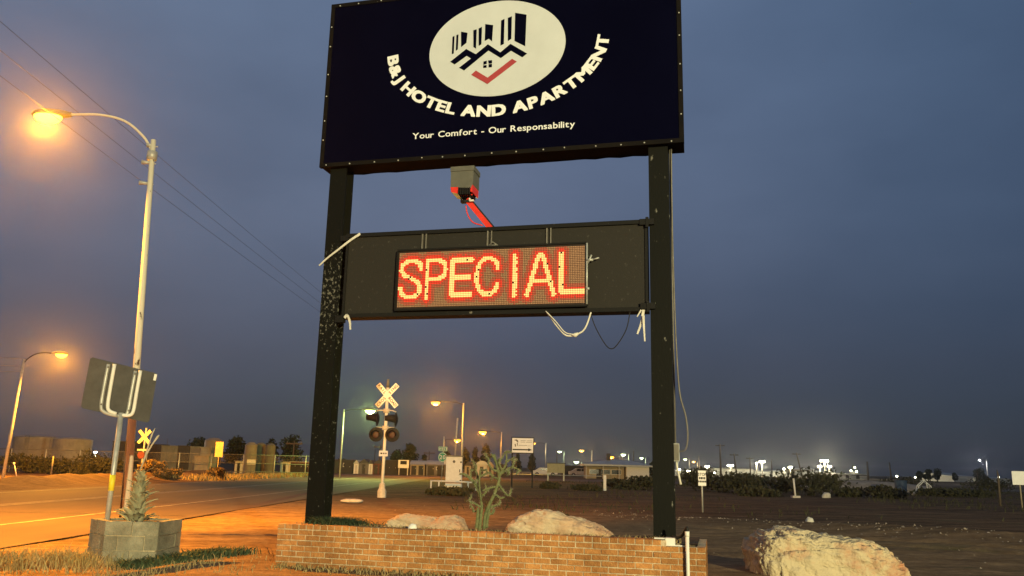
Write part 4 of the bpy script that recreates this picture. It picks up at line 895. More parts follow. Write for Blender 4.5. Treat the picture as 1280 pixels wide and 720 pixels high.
gr = thing('guard_rail', 'low white pipe rail in front of the equipment cabinet', 'rail', (x0, 53.6, 0))
part('rail', MB().tube([(-1.4, 0, .55), (1.05, 0, .52)], .05, 8), 'white', gr); part('rail', MB().tube([(1.05, 0, .50), (1.55, .4, .50)], .05, 8), 'white', gr)
for x_ in (-1.35, -.85, 1.0, 1.5): part('post', MB().tube([(x_, 0 if x_ < 1.2 else .4, -.05), (x_, 0 if x_ < 1.2 else .4, .53)], .05, 8), 'white', gr)
Yr = 72; xr = gx(552.5, Yr); zr = zt(552, 571.5, Yr)
rt = thing('route_sign', 'green WEST 20 route marker sign on a thin post', 'sign', (xr, Yr, 0))
part('post', MB().tube([(0, .03, 0), (.08, .03, zr+1.75)], .035, 8), 'galv', rt)
b1_ = part('route_shield', MB().prism([(.40*math.cos(i/24*6.283)+.02, zr+.42*math.sin(i/24*6.283)) for i in range(24)], -.02, -.005), 'signgreen', rt)
part('shield_rim', MB().prism([(.36*math.cos(i/24*6.283)+.02, zr+.38*math.sin(i/24*6.283)) for i in range(24)], -.024, -.021), 'white', b1_); part('shield_field', MB().prism([(.32*math.cos(i/24*6.283)+.02, zr+.34*math.sin(i/24*6.283)) for i in range(24)], -.028, -.0245), 'signgreen', b1_)
text_line('20', .02, zr-.16, .48, b1_, 'white', .02, -.0285, .004)
b2_ = part('direction_plate', MB().box(-.36, .42, -.02, -.005, zr+.50, zr+.90), 'signgreen', rt); part('plate_border', MB().box(-.33, .39, -.024, -.021, zr+.53, zr+.87), 'white', b2_); part('plate_field', MB().box(-.30, .36, -.028, -.0245, zr+.56, zr+.84), 'signgreen', b2_)
text_line('WEST', .03, zr+.61, .26, b2_, 'white', .02, -.0285, .004)

# ------------------------------------------------------------------ arrow sign, small boards and posts
Ys = 63.8; xl, xr_ = gx(640, Ys), gx(665.5, Ys); z_t, z_b = zt(651, 546.5, Ys), zt(651, 567, Ys)
ar = thing('arrow_sign', 'white business sign with a black arrow on two dark posts', 'sign', (xl, Ys, 0)); wS = xr_-xl
part('post', MB().box(-.06, .06, .0, .12, 0, z_t), 'black', ar); part('post', MB().box(wS-.06, wS+.06, .0, .12, 0, z_t), 'black', ar)
bd = part('sign_board', MB().box(-.10, wS+.10, -.06, .0, z_b, z_t), 'black', ar); f_ = part('sign_face', MB().box(-.03, wS+.03, -.066, -.06, z_b+.07, z_t-.07), 'signwhite', ar)
hS = z_t-z_b; ay_ = z_b+.24*hS
part('arrow', MB().prism([(.02, ay_-.045), (wS*.78, ay_-.045), (wS*.78, ay_-.11), (wS*.97, ay_), (wS*.78, ay_+.11), (wS*.78, ay_+.045), (.02, ay_+.045)], -.072, -.0665), 'black', f_)
part('picture', MB().prism([(.10, z_b+.82*hS), (.30, z_b+.86*hS), (.42, z_b+.80*hS), (.44, z_b+.66*hS), (.36, z_b+.70*hS), (.24, z_b+.78*hS)], -.072, -.0665).prism([(.16, z_b+.56*hS), (.24, z_b+.60*hS), (.28, z_b+.44*hS), (.20, z_b+.40*hS)], -.072, -.0665).prism([(.33, z_b+.64*hS), (.40, z_b+.66*hS), (.40, z_b+.46*hS), (.35, z_b+.48*hS)], -.072, -.0665), 'galvdk', f_)
for (a, b, zz, hh) in ((.62, 1.02, .79, .05), (1.08, wS*.95, .79, .05), (.62, .98, .70, .045), (1.04, wS*.97, .70, .045), (.48, 1.12, .50, .055), (1.17, 1.35, .49, .03)):
    mb = MB(); u_ = a
    while u_ < b: wl_ = random.uniform(.04, .07); mb.box(u_, min(b, u_+wl_), -.071, -.0665, z_b+zz*hS-hh/2*hS*.6, z_b+zz*hS+hh/2*hS*.6); u_ += wl_+.02
    part('text_line', mb, 'galvdk', f_)
def flat_sign(name, label, px, py0, py1, pw, Yd, mt, postm='galv', face_m=None):
    x = gx(px, Yd); za, zb_ = zt(px, py1, Yd), zt(px, py0, Yd); wd = pw/FPX*Yd
    t = thing(name, label, 'sign', (x, Yd, ground_z(x, Yd))); part('post', MB().tube([(0, 0, -.05), (0, 0, zb_)], .035, 8), postm, t)
    return part('sign_plate', MB().box(-wd/2, wd/2, -.06, -.045, za, zb_), mt, t), za, zb_, wd
pS, za, zb_, wd = flat_sign('notice_sign', 'small white STOP notice on a thin post in the vacant lot', 877, 587, 606, 9.5, 33.4, 'signwhite')
hh = zb_-za
text_line('STOP', 0, za+.66*hh, .155, pS, 'black', .02, -.0605, .004, gap=.06, sx=.82)
for zz, hh2, ws_ in ((.43, .085, (.05, .07, .03, .05)), (.22, .07, (.04, .05, .05, .06, .04))):
    mb = MB(); u_ = -(sum(ws_)+.015*(len(ws_)-1))/2
    for q in ws_: mb.box(u_, u_+q, -.0645, -.0605, za+zz*hh, za+zz*hh+hh2); u_ += q+.015
    part('text_line', mb, 'black', pS)
pA, *_ = flat_sign('road_sign', 'amber lit upright rectangular sign across the road', 273, 553, 572, 9.5, 71.5, 'signamberlit', 'signamberlit')
pW, *_ = flat_sign('notice_board', 'small white board in front of the three round tanks', 314.5, 574, 580, 10.5, 92, 'white', 'galvdk')
pB, *_ = flat_sign('white_board', 'blank white board at the right edge of the lot', 1274, 589, 606, 19, 42.8, 'signwhite', 'shedbeige')
single('fence_post', MB().tube([(0, 0, -.05), (.04, 0, zt(1247, 594, 47)), (.0, 0, zt(1247, 594, 47)+.3)], [.06, .055, .02], 8), 'wood', 'dark leaning post beside the blank white board', 'post', (gx(1247, 47), 47, 0))
t = thing('stub_post', 'white marker post with black cap at the edge of the scrub', 'post', (gx(993, 54.7), 54.7, 0)); hz = zt(993, 598, 54.7)
part('shaft', MB().tube([(0, 0, -.05), (-.08, 0, hz)], .06, 8), 'white', t); part('cap', MB().tube([(-.08, 0, hz), (-.085, 0, hz+.18), (-.15, 0, hz+.22)], .10, 8), 'black', t); part('footing', MB().box(-.25, .25, -.2, .2, -.05, .12), 'dirtywhite', t)
t = thing('marker_post', 'short white post left of the right sign post', 'post', (gx(756, 61.7), 61.7, 0)); hz = zt(756, 594, 61.7)
part('shaft', MB().box(-.10, .10, -.06, .06, -.05, hz), 'white', t)
xA, xB = gx(640, 75), gx(757, 62)
single('guard_cable', MB().tube([(xA, 75, .9), (xB, 61.8, 1.0)], .03, 6), 'galv', 'pale guard cable running left from the short white post', 'cable')
Yb = 100; t = thing('notice_board', 'weathered wooden notice board on two pale posts', 'sign', (gx(695, Yb), Yb, 0)); za, zb_ = zt(695, 591, Yb), zt(695, 579.5, Yb)
part('board', MB().box(-1.05, 1.05, -.06, .0, za, zb_), 'shedbeige', t); part('post', MB().box(-1.02, -.86, 0, .14, 0, zb_-.1), 'dirtywhite', t); part('post', MB().box(.86, 1.02, 0, .14, 0, zb_-.1), 'dirtywhite', t); part('roof_cap', MB().box(-1.15, 1.15, -.1, .12, zb_, zb_+.08), 'roofdark', t)

# ------------------------------------------------------------------ vegetation builders
def leafcloud(mb, n, blobs, leaf, seed):
    rs = np.random.RandomState(seed); B = np.array(blobs, float); wgt = np.prod(B[:, 3:6], 1)**.67; wgt /= wgt.sum()
    k = rs.choice(len(B), n, p=wgt); d = rs.normal(size=(n, 3)); d /= np.linalg.norm(d, axis=1)[:, None]
    r = rs.rand(n)**.4; r = r*(.86+.28*rs.rand(n))
    P = B[k, :3]+d*r[:, None]*B[k, 3:6]
    a = rs.normal(size=(n, 3)); a /= np.linalg.norm(a, axis=1)[:, None]; b = np.cross(a, rs.normal(size=(n, 3))); b /= np.linalg.norm(b, axis=1)[:, None]
    s_ = leaf*(.5+rs.rand(n))[:, None]; a *= s_; b *= s_*.55
    V = np.stack([P-a, P+b, P+a, P-b], 1); mb.arr(V.reshape(-1, 3), np.arange(4*n).reshape(n, 4)); return mb
def tree(name, label, px, top, width_px, Yd, seed, mt='foliage', n=2600, group='trees on the skyline', base=None, blobn=9, leaf=.22):
    rs = np.random.RandomState(seed); x = gx(px, Yd); h = zt(px, top, Yd); wd = width_px/FPX*Yd
    t = thing(name, label, 'tree', (x, Yd, -.05), 0, group)
    tr_ = MB().tube([(0, 0, 0), (.1, 0, h*.25), (-.05, .1, h*.6)], [wd*.05, wd*.04, wd*.02], 8)
    bl = []
    for i in range(blobn):
        a = rs.rand()*6.28; rr = wd*.5*rs.uniform(.1, .62); zc_ = h*rs.uniform(.32, .80); rad = wd*rs.uniform(.16, .27)
        rr *= (1.15-.6*zc_/h); bl.append((math.cos(a)*rr, math.sin(a)*rr, zc_, rad, rad, min(rad*.9, h-zc_)))
        tr_.tube([(0, 0, h*.22), (math.cos(a)*rr*.6, math.sin(a)*rr*.6, zc_*.8), (math.cos(a)*rr, math.sin(a)*rr, zc_)], [wd*.018, wd*.012, wd*.005], 5)
    bl.append((0, 0, h*.82, wd*.2, wd*.2, h*.18)); bl.append((0, 0, h*.42, wd*.34, wd*.3, h*.26))
    part('trunk', tr_, 'bark', t); part('crown', leafcloud(MB(), n, bl, leaf*max(1, wd/5), seed+50), mt, t); return t
def shrub(label, x, y, wd, h, seed, mt='scrub', n=700, leaf=.10, group='scrub bushes', name='shrub', z=None):
    rs = np.random.RandomState(seed); bl = []
    for i in range(7):
        a = rs.rand()*6.28; rr = wd*.5*rs.uniform(0, .65); bl.append((math.cos(a)*rr, math.sin(a)*rr*.8, h*rs.uniform(.25, .62), wd*.22, wd*.22, h*.34))
    t = thing(name, label, 'bush', (x, y, ground_z(x, y)-.04), 0, group)
    st_ = MB()
    for i in range(5): a = rs.rand()*6.28; st_.tube([(0, 0, 0), (math.cos(a)*wd*.12, math.sin(a)*wd*.12, h*.35), (math.cos(a)*wd*.3, math.sin(a)*wd*.3, h*.7)], [.03, .02, .01], 5)
    part('stems', st_, 'bark', t); part('foliage', leafcloud(MB(), n, bl, leaf, seed+9), mt, t); return t
for i, (px, top, wp, Yd, lab) in enumerate(((246, 544, 40, 132, 'dark rounded tree left of the pale tall tank'), (294, 544, 36, 130, 'dark rounded tree between the tall tank and the three round tanks'),
    (338, 547, 30, 140, 'dark tree rising behind the three round tanks'), (365, 542, 44, 128, 'broad dark tree against the left sign post'),
    (15, 560, 20, 100, 'dark low tree at the left edge behind the fence'), (496, 561, 22, 150, 'small dark tree right of the crossing signal'), (511, 553, 26, 150, 'taller dark tree right of the crossing signal'),
    (530, 567, 12, 160, 'little dark tree above the long arched shed'), (558, 561, 22, 170, 'dark tree behind the WEST 20 sign'), (581, 559, 14, 170, 'narrow dark tree right of the white cabinet'),
    (594, 558, 14, 170, 'slim dark tree left behind the cactus top'), (607, 554, 20, 170, 'dark tree behind the cactus top'), (647, 566, 12, 180, 'dark tree under the left half of the arrow sign'), (665, 566, 14, 180, 'dark tree under the right half of the arrow sign'),
    (816, 577, 14, 150, 'dark tree at the right end of the flat roofed house'), (1149, 588, 10, 240, 'small dark tree left of the low roofs at far right'), (1160, 586, 13, 240, 'second small dark tree left of the low roofs at far right'), (1171, 585, 14, 240, 'third small dark tree beside the low roofs at far right'), (1193, 590, 9, 260, 'small dark tree standing over the low roofs at far right'), (1226, 584, 22, 170, 'dark round tree near the right edge with a lamp behind'), (430, 573, 22, 160, 'low dark tree right of the left sign post'))):
    tree('tree', lab, px, top, wp, Yd, 100+i, n=1900 if Yd < 160 else 1300)
# bushes
k = 0
for px, Yd, wd, h, mt, lab in ((273, 66, 2.1, 1.25, 'tumble', 'round straw coloured tumbleweed below the amber sign'), (192, 62, 2.6, 1.1, 'tumble', 'dry orange lit bush right of the yucca'), (207, 61, 2.0, .95, 'tumble', 'second dry orange lit bush right of the yucca'), (220, 63, 1.6, .8, 'tumble', 'smallest dry orange lit bush right of the yucca'),
    (40, 76, 5.5, 2.0, 'scrub', 'dark bush in front of the left wide tank'), (62, 76, 5, 1.9, 'scrub', 'dark bush between the two wide tanks'), (88, 77, 5, 1.6, 'scrub', 'dark bush in front of the right wide tank'), (120, 76, 6, 2.4, 'scrub', 'dark bush left of the leaning road sign post'), (105, 74, 3, 1.3, 'scrub', 'low brown bush beside the berm'), (136, 74, 3, 1.8, 'scrub', 'brown bush just behind the road sign post'),
    (795, 66, 4.6, 1.25, 'scrub', 'dark bush left of the right sign post'), (772, 70, 3.4, .9, 'scrub', 'low dark bush beside the short white post'), (690, 62, 2.0, .55, 'scrub', 'low weed clump below the wooden notice board'), (735, 60, 3.0, .5, 'scrub', 'flat weed clump left of the short white post'),
    (870, 66, 5, 2.1, 'scrub', 'dark bush behind the STOP notice'), (905, 64, 6, 1.9, 'scrub', 'dark bush right of the STOP notice'), (925, 62, 5, 1.6, 'scrub', 'second dark bush right of the STOP notice'), (952, 66, 5, 1.6, 'scrub', 'dark bush in the middle of the scrub'), (975, 64, 4, 1.5, 'scrub', 'dark bush left of the white marker post'), (1012, 60, 6.5, 2.2, 'scrub', 'largest dark bush right of the white marker post'), (1035, 66, 5, 1.7, 'scrub', 'dark bush behind the small pale stone'),
    (940, 56, 4, .8, 'scrub', 'low weeds in front of the scrub'), (1060, 60, 4, .9, 'scrub', 'low weeds right of the small pale stone'), (1095, 58, 4, 1.0, 'scrub', 'dark weeds in front of the pale mound'), (1175, 66, 5, .8, 'scrub', 'low bush right of the white frame'), (1200, 68, 5, .8, 'scrub', 'low bush farther right of the white frame'), (1130, 100, 8, 1.6, 'scrub', 'wide dark bush behind the blue bin'), (1245, 90, 8, 1.8, 'scrub', 'dark bush at the right edge behind the dark post'), (690, 27.5, 1.1, .22, 'scrub', 'small weed clump on the dirt behind the pinkish boulder'), (668, 27, .8, .2, 'scrub', 'small weed clump above the left end of the pinkish boulder'), (560, 44, 3.0, .45, 'scrub', 'low weeds in front of the equipment cabinet')):
    shrub(lab, gx(px, Yd), Yd, wd, h, 300+k, mt, n=900 if Yd > 40 else 500, leaf=.13 if Yd > 40 else .05, name='tumbleweed' if mt == 'tumble' else 'shrub'); k += 1

# ------------------------------------------------------------------ left background: tanks, fence
def tank(label, px, wpx, top, Yd, mt, dome=.25, name='storage_tank', ladder=None):
    x = gx(px, Yd); r = wpx/2/FPX*Yd; h = zt(px, top, Yd); t = thing(name, label, 'tank', (x, Yd, 0), 0, 'storage tanks')
    part('shell', MB().lathe([(r, -.1), (r, h-dome)], 36), mt, t); part('roof', MB().lathe([(r*1.01, h-dome), (r*.99, h-dome+.06), (r*.5, h-.05), (.05, h)], 36), mt, t)
    for z_ in (.35, .68): part('hoop', MB().lathe([(r*1.004, h*z_), (r*1.012, h*z_+.03), (r*1.004, h*z_+.06)], 36), mt, t)
    if ladder is not None:
        a = ladder; lx, ly = r*1.03*math.sin(a), -r*1.03*math.cos(a)
        lad = MB()
        for d in (-.22, .22): lad.tube([(lx+d, ly, 0), (lx+d, ly, h)], .03, 5)
        for q in range(int(h/.35)): lad.tube([(lx-.22, ly, .3+q*.35), (lx+.22, ly, .3+q*.35)], .018, 4)
        part('ladder', lad, 'galvdk', t)
    return t
tank('wide pale tank at the far left with a ladder', 44, 52, 544, 100, 'tank', .3, ladder=.1)
tank('wide pale tank second from the left edge', 89, 44, 546.5, 96, 'tank', .3, ladder=-.95)
tank('pale tall tank behind the amber sign', 265, 21, 547, 105, 'tank', .4)
tank('leftmost of the three slim round tanks', 312.5, 14.5, 552.5, 100, 'tank', .4); tank('middle one of the three slim round tanks', 324.5, 12, 553, 103, 'tank2', .3); tank('rightmost of the three slim round tanks', 337, 11.5, 554, 102, 'tank2', .3)
def boxtank(label, p0, p1, top, Yd, mt):
    x0, x1 = gx(p0, Yd), gx(p1, Yd); h = zt((p0+p1)/2, top, Yd); wd = x1-x0
    t = thing('container', label, 'container', (x0, Yd, 0), 0, 'steel containers'); part('body', MB().box(0, wd, 0, 2.4, .15, h), mt, t)
    for i in range(int(wd/.6)): part('rib', MB().box(i*.6+.1, i*.6+.2, -.05, 0, .2, h-.1), mt, t)
    part('top_rail', MB().box(-.03, wd+.03, -.07, 2.45, h, h+.10), mt, t); part('skid', MB().box(0, wd, .1, .3, -.05, .15), 'black', t)
boxtank('long dark container right of the leaning road sign', 139, 168, 552.5, 100, 'sheddark'); boxtank('dark container behind the far crossbuck', 169, 200, 556, 102, 'sheddark'); boxtank('brown container row end left of the amber sign', 200.5, 221, 558, 100, 'tank2'); boxtank('second brown container left of the amber sign', 221.5, 236, 558, 100, 'sheddark'); boxtank('third brown container left of the amber sign', 236.5, 249, 559, 100, 'tank2'); boxtank('short pale container below the tall tank', 249.5, 263, 560, 99, 'tank')
boxtank('small pale box tank behind the fence', 243, 261, 571, 88, 'tank')
fn_ = thing('pipe_fence', 'pale pipe fence running along the far side of the road', 'fence', (0, 80, 0))
xa, xb = gx(-30, 80), gx(384, 80)
for z_ in (.45, 1.25, 2.1): part('rail', MB().tube([(xa, 0, z_), (xb, 6, z_)], .035 if z_ < 2 else .04, 6), 'galvdk', fn_)
i = 0; x_ = xa
while x_ < xb: part('post', MB().tube([(x_, 6*(x_-xa)/(xb-xa), -.1), (x_, 6*(x_-xa)/(xb-xa), 2.15)], .05, 6), 'galv', fn_); x_ += 3.0
mb = MB(); nn2 = 260
for q in range(nn2):
    xx = xa+(xb-xa)*q/nn2
    for sgn_ in (-1, 1):
        x2 = xx+sgn_*.8
        if xa <= x2 <= xb: mb.bar((xx, 6*(xx-xa)/(xb-xa), 1.25), (x2, 6*(x2-xa)/(xb-xa), 2.1), .006, .006)
part('chain_link', mb, 'galvdk', fn_, 'stuff')
single('fence_post', MB().tube([(0, 0, 0), (0, 0, zt(67, 570, 58))], .05, 8), 'galvdk', 'thin grey post in front of the gap between the wide tanks', 'post', (gx(67, 58), 58, 0))
t = thing('marker_post', 'short tilted white marker post left of the road', 'post', (gx(25, 57), 57, .1)); part('shaft', MB().tube([(0, 0, 0), (-.30, 0, .85)], .03, 6), 'white', t); part('reflector', MB().tube([(-.30, 0, .82), (-.34, 0, .95)], .06, 8), 'white', t)
for px, Yd, lab in ((119, 120, 'white yard light low between the wide tanks and the container'), (189, 110, 'small white yard light low behind the yucca stalks')):
    x = gx(px, Yd); t = thing('yard_light', lab, 'lamp', (x, Yd, 0), 0, 'yard lights'); z_ = 2.2
    part('post', MB().tube([(0, 0, 0), (0, 0, z_)], .05, 6), 'galvdk', t); part('lamp_head', MB().box(-.25, .25, -.1, .25, z_, z_+.12), 'galvdk', t); part('lens', MB().box(-.22, .22, -.16, -.1, z_-.12, z_+.1), 'flood', t); lamp('lamp_light', (x, Yd-.6, z_), 1500, (1, .95, .8), .2)
def far_pole(label, px, top, Yd, arm=True, tilt=0, r=.14):
    x = gx(px, Yd); h = zt(px, top, Yd); t = thing('utility_pole', label, 'utility pole', (x, Yd, 0), 0, 'far utility poles')
    part('pole', MB().tube([(0, 0, -.1), (tilt, 0, h)], [r*1.2, r*.8], 7), 'wood', t)
    if arm:
        part('crossarm', MB().box(tilt-1.2, tilt+1.2, -.08, .08, h-.5, h-.3), 'wood', t)
        for d in (-1.0, 0, 1.0): part('insulator', MB().tube([(tilt+d, 0, h-.3), (tilt+d, 0, h-.05)], .06, 6), 'galvdk', t)
    return t
for px, top, Yd, arm, tilt, r, lab in ((901, 555, 210, True, 0, .24, 'tallest dark utility pole right of the right post'), (921, 567, 230, True, -.6, .2, 'leaning utility pole left of the bright yard lights'), (938, 571.5, 260, True, 0, .2, 'utility pole with transformer left of the bright yard lights'), (965, 575, 280, False, 0, .18, 'thin pole right of the bright yard lights'), (1003, 566, 240, True, -1.4, .2, 'leaning utility pole above the beige warehouse'), (1085, 577, 240, False, 0, .3, 'stout dark pole right of the brightest building'), (1114, 578, 260, False, -.3, .25, 'dark ragged pole left of the white frame'), (874, 570, 300, False, 0, .2, 'thin pole above the STOP notice'),
    (474, 556, 150, True, 0, .12, 'utility pole left behind the crossing signal'), (468, 562, 150, False, 0, .08, 'thin mast left behind the crossing signal'), (366, 551, 120, True, 0, .1, 'utility pole in front of the broad dark tree'), (536, 564, 180, True, 0, .12, 'thin utility pole left of the WEST 20 sign'), (696, 563, 250, False, 0, .16, 'thin bare pole left of the pale green lamp'), (792, 563, 250, False, 0, .16, 'thin bare pole above the right end of the flat roofed house'), (1222, 588, 120, False, 0, .05, 'thin mast beside the dark round tree'), (207, 548, 130, False, 0, .04, 'very thin flag mast above the containers')):
    far_pole(lab, px, top, Yd, arm, tilt, r)

# ------------------------------------------------------------------ sheds along the highway
def shed(label, p0, p1, top, Yd, kind, wm, rm, name='shed', doors=1, base=None, dm='sheddark', depth=4.0):
    x0, x1 = gx(p0, Yd), gx(p1, Yd); wd = x1-x0; h = zt((p0+p1)/2, top, Yd)
    t = thing(name, label, 'shed', (x0, Yd, 0), 0, 'portable sheds by the highway'); eave = h*(.72 if kind != 'flat' else .95)
    part('wall', MB().box(0, wd, 0, depth, -.05, eave), wm, t)
    if kind == 'arch': prof = [(wd/2-math.cos(math.pi*i/12)*(wd/2+.1), eave+(h-eave)*math.sin(math.pi*i/12)) for i in range(13)]
    elif kind == 'gable': prof = [(-.12, eave), (wd/2, h), (wd+.12, eave)]
    else: prof = [(-.1, eave), (-.1, h), (wd+.1, h), (wd+.1, eave)]
    if kind == 'long':      # ridge across the picture, the pale roof slope faces the road
        rf = part('roof', MB().add([(-.1, -.15, eave), (wd+.1, -.15, eave), (wd+.1, depth*.18, eave+(h-eave)*.7), (-.1, depth*.18, eave+(h-eave)*.7), (wd+.1, depth/2, h), (-.1, depth/2, h), (wd+.1, depth+.15, eave), (-.1, depth+.15, eave)], [(0, 1, 2, 3), (3, 2, 4, 5), (5, 4, 6, 7), (0, 3, 5, 7), (1, 6, 4, 2)]), rm, t)
    else: rf = part('roof', MB().prism(prof, -.12, depth+.12), rm, t)
    for q in range(doors):
        dw = min(1.1, wd*.34); c = wd*(q+.5)/doors; d_ = part('door', MB().box(c-dw/2, c+dw/2, -.04, 0, 0, min(2.0, eave*.88)), dm, t); part('handle', MB().box(c+dw*.3, c+dw*.38, -.07, -.04, .9, 1.05), 'galv', d_)
    for q in range(max(0, int(wd/2.2))):
        c = wd*(q+1)/(int(wd/2.2)+1)+.35
        if c < wd-.4: w_ = part('window', MB().box(c-.3, c+.3, -.03, 0, eave*.5, eave*.8), 'white', t); part('pane', MB().box(c-.24, c+.24, -.035, -.03, eave*.54, eave*.76), 'glass', w_)
    return t
YS = 124
shed('dark open sided shed right of the left sign post', 416, 441, 574.5, YS, 'flat', 'sheddark', 'roofdark', doors=2)
shed('narrow white shed left of the crossing signal', 442.5, 448.5, 575, YS, 'gable', 'white', 'roofpale', dm='dirtywhite'); shed('grey gabled shed left of the crossing signal', 449.5, 460.5, 573.5, YS, 'gable', 'shedgrey', 'roofdark'); shed('slim white shed beside the grey gabled shed', 461, 466, 575, YS, 'gable', 'white', 'roofdark', dm='dirtywhite'); shed('dark red shed behind the crossing signal', 467, 480, 574.5, YS, 'gable', 'shedred', 'roofdark', doors=2); shed('brown flat shed just right of the crossing signal', 481, 497, 575, YS, 'flat', 'sheddark', 'roofdark', doors=2)
t = thing('billboard', 'white framed billboard with dark picture among the sheds', 'sign', (gx(504.5, 118), 118, 0)); za, zb_ = zt(504, 585, 118), zt(504, 575, 118); b_ = part('board', MB().box(-.75, .75, -.1, 0, za, zb_), 'white', t); part('picture', MB().box(-.45, .45, -.11, -.1, za+.45*(zb_-za), zb_-.12), 'black', b_)
for x_ in (-.6, .6): part('post', MB().box(x_-.06, x_+.06, 0, .1, 0, za), 'dirtywhite', t)
shed('brown shed behind the white framed billboard', 498, 512, 575, YS+1, 'flat', 'sheddark', 'roofdark'); shed('pale roofed barn shed right of the billboard', 513, 531, 575.5, YS, 'long', 'shedbeige', 'roofpale', doors=2); shed('long pale roofed barn shed left of the equipment cabinet', 533, 557, 575.5, YS, 'long', 'shedgrey', 'roofpale', doors=2)
shed('beige shed right of the equipment cabinet', 581, 589, 577, YS, 'gable', 'shedbeige', 'roofdark'); shed('dark arched shed behind the cactus', 589.5, 595, 577, YS, 'arch', 'sheddark', 'roofdark'); shed('white arched shed behind the cactus', 596, 608.5, 576, YS, 'arch', 'dirtywhite', 'roofpale'); shed('yellowish shed behind the cactus', 609, 617, 577, YS, 'gable', 'shedbeige', 'shedbeige'); shed('small dark shed right of the cactus', 620, 634, 580, YS, 'flat', 'sheddark', 'roofdark')
# far side left: trailers
shed('small white booth in front of the broad dark tree', 351, 361, 577, 105, 'flat', 'white', 'roofpale', name='booth'); shed('dark red trailer left of the left sign post', 363, 386, 577, 106, 'flat', 'shedred', 'roofpale', name='trailer', doors=3); shed('pale lit kiosk right of the tumbleweed', 294, 304, 576, 104, 'flat', 'white', 'roofpale', name='booth')
# flat roofed house
Yh = 132; hx0, hx1 = gx(734, Yh), gx(813, Yh); zr0 = zt(775, 581, Yh); wdh = hx1-hx0
hs = thing('house', 'low house with a wide flat roof left of the right sign post', 'house', (hx0, Yh, -.25))
part('wall', MB().box(0, wdh*.60, 1.0, 6, 0, zr0), 'shedbeige', hs); part('wing_wall', MB().box(wdh*.62, wdh*.98, 0, 6, -.3, zr0), 'white', hs, label='white rendered end wing')
rf = part('roof', MB().add([(-.6, -.6, zr0), (wdh+.3, -.6, zr0), (wdh+.3, 6.6, zr0), (-.6, 6.6, zr0), (-.6, -.6, zr0+.28), (wdh+.3, -.6, zr0+.22), (wdh+.3, 6.6, zr0+.22), (-.6, 6.6, zr0+.28), (wdh*.35, 3, zr0+1.0), (wdh*.7, 3, zr0+1.0)], [(0, 3, 2, 1), (0, 1, 5, 4), (1, 2, 6, 5), (2, 3, 7, 6), (3, 0, 4, 7), (4, 5, 9, 8), (5, 6, 9), (6, 7, 8, 9), (7, 4, 8)]), 'roofpale', hs)
part('chimney', MB().box(wdh*.34, wdh*.40, 2.6, 3.3, zr0+.9, zr0+2.0), 'roofdark', rf)
for c in (.12, .30, .47): w_ = part('window', MB().box(wdh*c-.8, wdh*c+.8, .95, 1.0, .9, 1.7), 'white', hs); part('pane', MB().box(wdh*c-.72, wdh*c+.72, .93, .95, .97, 1.63), 'glass', w_)
for c in (-.02, .25, .5): part('porch_post', MB().box(wdh*c-.06, wdh*c+.06, -.45, -.33, -.2, zr0), 'dirtywhite', hs)
d_ = part('door', MB().box(wdh*.20-.45, wdh*.20+.45, .95, 1.0, 0, 1.75), 'sheddark', hs); part('handle', MB().box(wdh*.20+.3, wdh*.20+.36, .92, .95, .85, .95), 'galv', d_)
# parked car
def car(label, px, Yd, mt, name='parked_car'):
    t = thing(name, label, 'car', (gx(px, Yd), Yd, .02))
    part('body', MB().prism([(-2.2, .35), (2.2, .35), (2.25, .8), (1.3, .95), (.75, 1.45), (-.9, 1.48), (-1.7, .98), (-2.25, .9)], -.85, .85), mt, t)
    part('window', MB().prism([(-.85, .98), (-.8, 1.38), (-.05, 1.38), (-.05, .98)], -.87, -.85), 'glass', t); part('window', MB().prism([(.05, .98), (.05, 1.38), (.68, 1.36), (1.05, .98)], -.87, -.85), 'glass', t)
    for x_ in (-1.4, 1.4):
        for y_ in (-.82, .82):
            w_ = part('wheel', MB().tube([(x_, y_-.1, .32), (x_, y_+.1, .32)], .33, 14), 'tyre', t); part('rim', MB().tube([(x_, y_-.115, .32), (x_, y_+.115, .32)], .18, 10), 'galv', w_)
car('white parked car left of the wooden notice board', 681, 150, 'white'); car('pale parked car just left of the flat roofed house', 726, 155, 'dirtywhite')
shed('low dark building behind the wooden notice board', 703, 730, 582, 165, 'flat', 'sheddark', 'roofdark', name='building', doors=1)

# ------------------------------------------------------------------ right background: yard lights, warehouses
def warehouse(label, p0, p1, top, Yd, wm, rm, depth=14, wins=0, gable=False, name='warehouse'):
    x0, x1 = gx(p0, Yd), gx(p1, Yd); wd = x1-x0; h = zt((p0+p1)/2, top, Yd); t = thing(name, label, 'building', (x0, Yd, -.2), 0, 'far yard buildings')
    e = h*.82+.2; part('wall', MB().box(0, wd, 0, depth, 0, e), wm, t)
    part('roof', MB().add([(-.4, -.4, e), (wd+.4, -.4, e), (wd+.4, depth/2, h+.2), (-.4, depth/2, h+.2), (wd+.4, depth+.4, e), (-.4, depth+.4, e)], [(0, 1, 2, 3), (3, 2, 4, 5), (0, 3, 5), (1, 4, 2)]), rm, t)
    for q in range(wins): c = wd*(q+.5)/wins; d_ = part('door', MB().box(c-1.2, c+1.2, -.08, 0, 0, e*.7), 'roofpale', t); part('door_frame', MB().box(c-1.35, c+1.35, -.05, -.01, e*.7, e*.78), 'white', d_)
    return t
